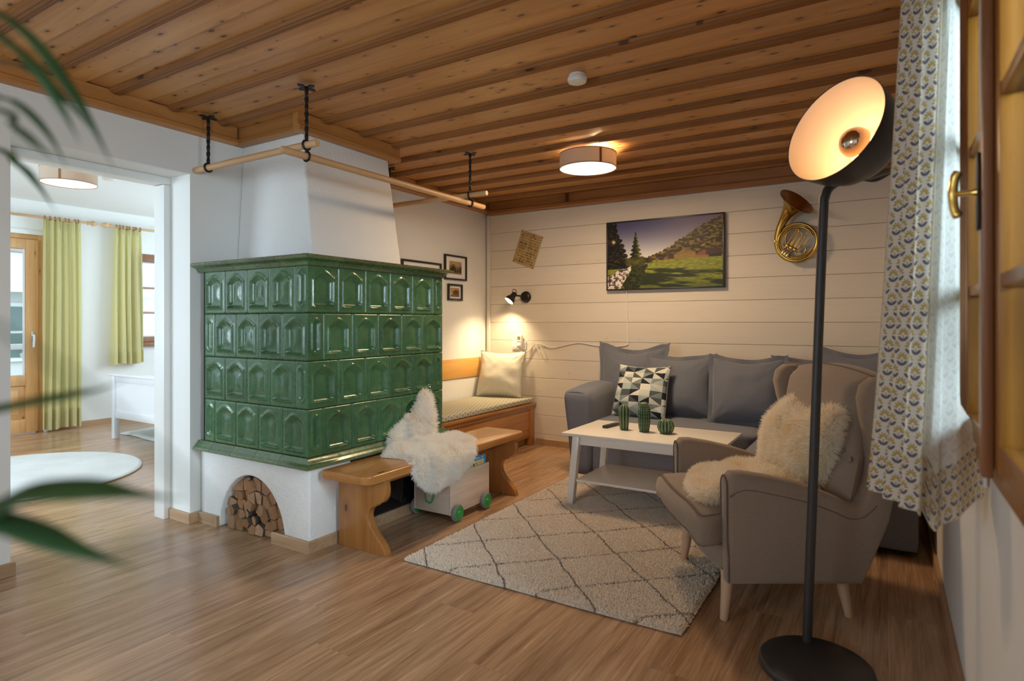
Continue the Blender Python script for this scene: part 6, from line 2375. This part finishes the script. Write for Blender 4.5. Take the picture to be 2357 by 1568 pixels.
def cur_pt(u, v):
    """u along the cloth: 0..0.40 front towards the room, ..0.58 behind it, ..0.80 the lit reverse, ..1 the part by the wall; v from hem to top"""
    t = v
    F = np.array([-0.046 + 0.093 * t ** 0.8, 1.955 + 0.03 * t])
    Nn = np.array([0.069 + 0.056 * t ** 0.9, 1.725 + 0.055 * t])
    Rr = np.array([0.155 - 0.022 * t, 1.800])
    low = 1 - smoothstep(0.09, 0.15, t)
    Ee = np.array([0.160 + 0.043 * low, 1.90 - 0.05 * low])
    d = (Nn - F)
    nrm = np.array([-d[1], d[0]])
    nrm = nrm / np.linalg.norm(nrm)           # away from the camera side
    if nrm[1] < 0:
        nrm = -nrm
    L = Nn + nrm * 0.028 + (F - Nn) * 0.10
    Ft = F + nrm * 0.040
    if u < 0.40:
        k = u / 0.40
        p = Nn + (F - Nn) * k
        amp = (0.0115 - 0.003 * t) * min(1, k * 8, (1 - k) * 8)
        p = p + nrm * amp * math.sin(2 * PI * (3.3 * k ** 1.1 + 0.1 * math.sin(t * 5)))
    elif u < 0.58:
        k = (u - 0.40) / 0.18
        p = F + (Ft - F) * smoothstep(0, 0.3, k) + (L - Ft) * k
    elif u < 0.80:
        k = (u - 0.58) / 0.22
        p = L + (Rr - L) * k
        p = p + np.array([0.006 * math.sin(k * 9 + t * 2), 0.0]) * min(1, k * 5, (1 - k) * 5)
    else:
        k = (u - 0.80) / 0.20
        p = Rr + (Ee - Rr) * k
        p = p + np.array([0.0, 0.012 * math.sin(PI * k)])
    zb = 0.742 - 0.045 * smoothstep(0.56, 0.62, u) * smoothstep(0.85, 0.6, u) + 0.03 * smoothstep(0.8, 1, u)
    return (p[0], p[1], zb + (2.315 - zb) * v)


def cur_mat(u, v):
    if u < 0.40:
        return 0
    return 2 if v < 0.075 else 1


mbc = MB().grid(cur_pt, 130, 70, uv=lambda u, v: (u * 1.05, v * 1.61), mfn=cur_mat)
co_ = mbc.build('curtain_cloth', [M['cur_front'], M['cur_back'], M['cur_hem']], cur, fixn=False, smooth=180)
MB().tube([cur_pt(0.0, k / 40) for k in range(41)], 0.0022, 6).build('curtain_edge', M['rugedge'], cur)
MB().tube([(0.095, 0.75, 2.345), (0.095, 2.35, 2.345)], 0.012, 12).build('curtain_rod', M['rod'], origin=(0.095, 1.5, 2.345))
rodo = bpy.data.objects['curtain_rod']
tag(rodo, 'wooden curtain rod above the honey coloured window', 'curtain rod')
for k in range(7):
    y = 1.93 + 0.033 * k
    MB().tube([(0.095 + 0.018 * math.cos(2 * PI * q / 14), y, 2.345 + 0.018 * math.sin(2 * PI * q / 14) - 0.005) for q in range(14)], 0.0026, 6, closed=True).build('curtain_ring', M['rod'], cur)
MB().tube([(0.095, 2.30, 2.333), (0.095, 2.30, 2.31), (0.214, 2.30, 2.31)], 0.007, 8).build('rod_bracket', M['rod'], rodo, origin=(0.095, 2.30, 2.32))
MB().tube([(0.095, 0.85, 2.333), (0.095, 0.85, 2.31), (0.214, 0.85, 2.31)], 0.007, 8).build('rod_bracket', M['rod'], rodo, origin=(0.095, 0.85, 2.32))

# ------------------------------------------------------------------ bedroom: curtains, rods, bed, rugs


def lime_curtain(label, y0, y1, x, z0, z1, folds, flare, seed, xin=0.0):
    t = thing('lime_curtain', label, 'curtain', (x, (y0 + y1) / 2, z1), 0, 'lime curtains in the bedroom')

    def pt(u, v):
        w = 1.0 + flare * (1 - v)
        yc = (y0 + y1) / 2
        k = u + 0.020 * math.sin(u * 23 + seed)
        y = yc + (k - 0.5) * (y1 - y0) * w + 0.012 * (1 - v) * math.sin(seed + 9 * u)
        a = 0.018 + 0.016 * (1 - v)
        xx = x + a * math.sin(2 * PI * folds * u + 0.5 * math.sin(seed + 4 * v)) + 0.008 * math.sin(2 * PI * folds * 2.3 * u + seed)
        if v > 0.955:
            xx = x + (xx - x) * 0.9 + 0.008 * math.sin(u * folds * 25)
        return (xx + xin * (1 - v), y, z0 + (z1 - z0) * v + 0.008 * math.sin(u * 9 + seed) * (1 - v))
    mb = MB().grid(pt, 110, 60, uv=lambda u, v: (u * (y1 - y0) * 2, v * (z1 - z0)))
    mb.build('curtain_cloth', M['lime'], t, fixn=False, smooth=180)
    # stitched hem fold
    mb = MB().grid(lambda u, v: tuple(np.array(pt(u, v * 0.09)) + np.array([0.004, 0, 0])), 110, 3, uv=lambda u, v: (u * (y1 - y0) * 2, v * 0.1))
    mb.build('curtain_hem', M['lime'], t, fixn=False, smooth=180)
    for k in range(8):
        u = (k + 0.5) / 8
        y = pt(u, 1)[1]
        MB().tube([(x + 0.022 * math.cos(2 * PI * q / 14), y, z1 + 0.012 + 0.022 * math.sin(2 * PI * q / 14)) for q in range(14)], 0.004, 6, closed=True).build('curtain_ring', M['brownwood'], t)
    return t


lime_curtain('long lime linen curtain hanging to the floor by the balcony door', 2.90, 3.27, -7.77, 0.03, 2.325, 5.5, 0.12, 2)
lime_curtain('short lime linen curtain hanging at the small bedroom window', 3.62, 3.92, -7.77, 0.70, 2.322, 4.0, 0.16, 5)


def rod(label, y0, y1, fin):
    x, z = -7.77, 2.337
    t = thing('curtain_rod', label, 'curtain rod', (x, (y0 + y1) / 2, z), 0, 'wooden rods in the bedroom')
    MB().tube([(x, y0, z), (x, y1, z)], 0.014, 12).build('rod', M['rod'], t)
    for f in fin:
        s_ = 1 if f > (y0 + y1) / 2 else -1
        MB().lathe([(0.0, -0.01), (0.015, -0.01), (0.026, 0.0), (0.016, 0.012), (0.018, 0.025), (0.032, 0.05), (0.024, 0.075), (0.006, 0.105), (0.0, 0.108)], 16, (x, f, z), (0, s_, 0)).build('finial', M['rod'], t)
    for y in (y0 + 0.2, y1 - 0.2):
        MB().tube([(x, y, z - 0.014), (x, y, z - 0.03), (-7.8695, y, z - 0.03)], 0.008, 8).build('bracket', M['rod'], t)


rod('wooden curtain rod over the balcony door with pointed finial', 1.75, 3.34, [3.34])
rod('wooden curtain rod over the small bedroom window with pointed finial', 3.575, 5.1, [3.575])

bed = thing('bed', 'white bed with panelled footboard standing in the bedroom', 'bed', (-6.0, 4.1, 0))
bxa, bxb, byf, byb = -6.80, -5.15, 3.14, 5.2
for x in (bxa, bxb - 0.055):
    MB().box(x, x + 0.055, byf, byf + 0.055, 0.001, 0.648).build('bed_post', M['bedwhite'], bed, bevel=0.003)
MB().box(bxa - 0.025, bxb + 0.025, byf - 0.02, byf + 0.075, 0.649, 0.673).build('footboard_cap', M['bedwhite'], bed, bevel=0.004)
MB().box(bxa + 0.056, bxb - 0.056, byf + 0.012, byf + 0.042, 0.585, 0.648).build('footboard_rail', M['bedwhite'], bed, bevel=0.002)
MB().box(bxa + 0.056, bxb - 0.056, byf + 0.012, byf + 0.042, 0.215, 0.285).build('footboard_rail', M['bedwhite'], bed, bevel=0.002)
MB().box(bxa + 0.056, bxb - 0.056, byf + 0.022, byf + 0.032, 0.285, 0.585).build('footboard_panel', M['bedwhite'], bed)
for x in (bxa + 0.01, bxb - 0.045):
    MB().box(x, x + 0.035, byf + 0.056, byb, 0.24, 0.40).build('side_rail', M['bedwhite'], bed, bevel=0.002)
m_ = soft(0.75, 0.98, 0.10, 0.05, 8, (0, 0, 0.01))
m_.v = [(x - 5.975, y + 4.19, z + 0.43) for x, y, z in m_.v]
m_.build('mattress', M['mat_board'], bed, smooth=75)
MB().box(bxa, bxb, byb, byb + 0.05, 0.001, 1.0).build('headboard', M['bedwhite'], bed, bevel=0.004)

rr_ = MB()
rings = [[(-5.75 + r * math.cos(2 * PI * k / 96), 1.95 + r * math.sin(2 * PI * k / 96), z) for k in range(96)] for r, z in ((0.852, 0.001), (0.857, 0.006), (0.852, 0.016), (0.83, 0.021), (0.5, 0.022), (0.02, 0.022))]
rrug = thing('round_rug', 'large round pale grey rug on the bedroom floor', 'rug', (-5.75, 1.95, 0))
rro = MB().rings(rings).build('rug_pile', M['roundrug'], rrug, smooth=60)
MB().tube([(-5.75 + 0.857 * math.cos(2 * PI * k / 96), 1.95 + 0.857 * math.sin(2 * PI * k / 96), 0.005) for k in range(96)], 0.0048, 6, closed=True).build('rug_binding', M['rugedge'], rrug)


def bed_rug(u, v):
    x, y = -7.0 + 1.05 * u, 3.30 + 0.62 * v
    e = min(u * 1.05, (1 - u) * 1.05, v * 0.62, (1 - v) * 0.62)
    return (x + 0.02 * math.sin(v * 9), y + 0.02 * math.sin(u * 7), 0.0015 + 0.02 * smoothstep(0, 0.02, e) + 0.004 * fbm(u * 12, v * 9, 3))


tag(MB().grid(bed_rug, 30, 20).build('bedside_rug', M['whiterug'], origin=(-6.5, 3.6, 0), fixn=False), 'small white rug partly under the white bed', 'rug')

# ------------------------------------------------------------------ palm whose leaves hang into the view
palm = thing('potted_palm', 'green palm with slender leaflets standing close to the camera', 'plant', (-1.02, -0.10, 0))
MB().lathe([(0.0, 0.001), (0.115, 0.001), (0.125, 0.01), (0.160, 0.27), (0.165, 0.30), (0.155, 0.30), (0.148, 0.27), (0.0, 0.262)], 32, (-1.02, -0.10, 0)).build('pot', M['pot'], palm)
MB().lathe([(0.0, 0.268), (0.146, 0.266), (0.0, 0.262)], 24, (-1.02, -0.10, 0)).build('soil', M['soil'], palm)


def rachis(pts, r0=0.007):
    p = spline(pts, 8)
    MB().tube(p, [r0 * (1 - 0.75 * k / (len(p) - 1)) for k in range(len(p))], 8).build('frond_stem', M['palmstem'], palm)
    return p


def blade(pts, w, up=(0.25, -0.35, 0.9), root=0.25):
    p = [Vector(q) for q in spline(pts, 8)]
    n = len(p)
    U = Vector(up).normalized()
    rows = []
    for k in range(n):
        t = k / (n - 1)
        d = (p[min(k + 1, n - 1)] - p[max(k - 1, 0)]).normalized()
        s_ = d.cross(U).normalized()
        u2 = s_.cross(d).normalized()
        ww = w * (root + (1 - root) * smoothstep(0, 0.25, t)) * (1 - smoothstep(0.55, 1.0, t) * 0.97) / 2
        rows.append([p[k] - s_ * ww + u2 * ww * 0.35, p[k], p[k] + s_ * ww + u2 * ww * 0.35])
    o = MB().rings(rows, closed=False, caps=False).build('leaflet', M['leaf'], palm, smooth=180, solid=0.0006)
    return o


ra = rachis([(-1.02, -0.10, 0.26), (-0.99, -0.06, 0.8), (-0.92, 0.02, 1.28), (-0.82, 0.10, 1.46), (-0.72, 0.18, 1.50)])
rb = rachis([(-1.02, -0.09, 0.26), (-0.97, -0.05, 0.7), (-0.82, 0.02, 1.02), (-0.64, 0.09, 1.125), (-0.54, 0.125, 1.12)])
rc2 = rachis([(-1.03, -0.11, 0.26), (-1.10, -0.2, 0.9), (-1.25, -0.34, 1.35), (-1.45, -0.5, 1.45)])
rd = rachis([(-1.01, -0.12, 0.26), (-0.9, -0.3, 0.8), (-0.7, -0.55, 1.15), (-0.45, -0.8, 1.2)])
view = {'A': ([(-0.74, 0.165, 1.497), (-0.641, 0.192, 1.463), (-0.605, 0.214, 1.438), (-0.577, 0.231, 1.398), (-0.557, 0.244, 1.359), (-0.543, 0.252, 1.328)], 0.0105),
        'B': ([(-0.74, 0.165, 1.497), (-0.59, 0.176, 1.429), (-0.553, 0.199, 1.396), (-0.534, 0.211, 1.363), (-0.521, 0.219, 1.336)], 0.0095),
        'C': ([(-0.80, 0.12, 1.475), (-0.705, 0.211, 1.442), (-0.665, 0.236, 1.43), (-0.635, 0.254, 1.402), (-0.616, 0.266, 1.377)], 0.0095),
        'D': ([(-0.80, 0.12, 1.475), (-0.641, 0.192, 1.393), (-0.611, 0.21, 1.38), (-0.589, 0.224, 1.355), (-0.576, 0.232, 1.328)], 0.008),
        'E': ([(-0.86, 0.07, 1.41), (-0.577, 0.172, 1.361), (-0.55, 0.189, 1.343), (-0.536, 0.198, 1.33), (-0.526, 0.204, 1.322)], 0.008),
        'F': ([(-0.86, 0.07, 1.41), (-0.705, 0.211, 1.363), (-0.672, 0.232, 1.343), (-0.655, 0.242, 1.323), (-0.641, 0.25, 1.3)], 0.0075),
        'G': ([(-0.70, 0.07, 1.105), (-0.544, 0.158, 1.134), (-0.503, 0.183, 1.143), (-0.472, 0.202, 1.15), (-0.449, 0.216, 1.16)], 0.0135),
        'H': ([(-0.56, 0.117, 1.12), (-0.466, 0.135, 1.085), (-0.431, 0.157, 1.096), (-0.404, 0.173, 1.098), (-0.382, 0.187, 1.097), (-0.355, 0.203, 1.095)], 0.0205),
        'I': ([(-0.56, 0.117, 1.12), (-0.466, 0.135, 1.088), (-0.435, 0.154, 1.075), (-0.409, 0.171, 1.063), (-0.378, 0.189, 1.054)], 0.0175),
        'J': ([(-0.54, 0.125, 1.12), (-0.35, 0.095, 1.20), (-0.20, 0.075, 1.19), (-0.142, 0.077, 1.168), (-0.13, 0.084, 1.154), (-0.124, 0.088, 1.141), (-0.125, 0.087, 1.127)], 0.0012)}
for k, (pts, w) in view.items():
    blade(pts, w)
lr = random.Random(5)
for st, rng in ((ra, (10, 24)), (rb, (8, 20)), (rc2, (8, 24)), (rd, (8, 24))):
    for k in range(rng[0], rng[1], 2):
        p = Vector(st[k])
        d = (Vector(st[k + 1]) - p).normalized()
        sd = d.cross(Vector((0, 0, 1))).normalized()
        for sg in (-1, 1):
            # leaflets on the side away from the camera's view only
            e = p + (d * 0.6 + sd * sg) * 0.30 + Vector((0, 0, -0.05))
            fwd = -e.x * 0.5255 + e.y * 0.8508
            rgt = e.x * 0.8508 + e.y * 0.5255
            if fwd > 0.02 and rgt / max(fwd, 0.02) > -1.0:
                continue
            blade([tuple(p), tuple(p + (d * 0.6 + sd * sg) * 0.12 + Vector((0, 0, 0.03))), tuple(p + (d * 0.6 + sd * sg) * 0.22 + Vector((0, 0, 0.0))), tuple(e)], 0.018)
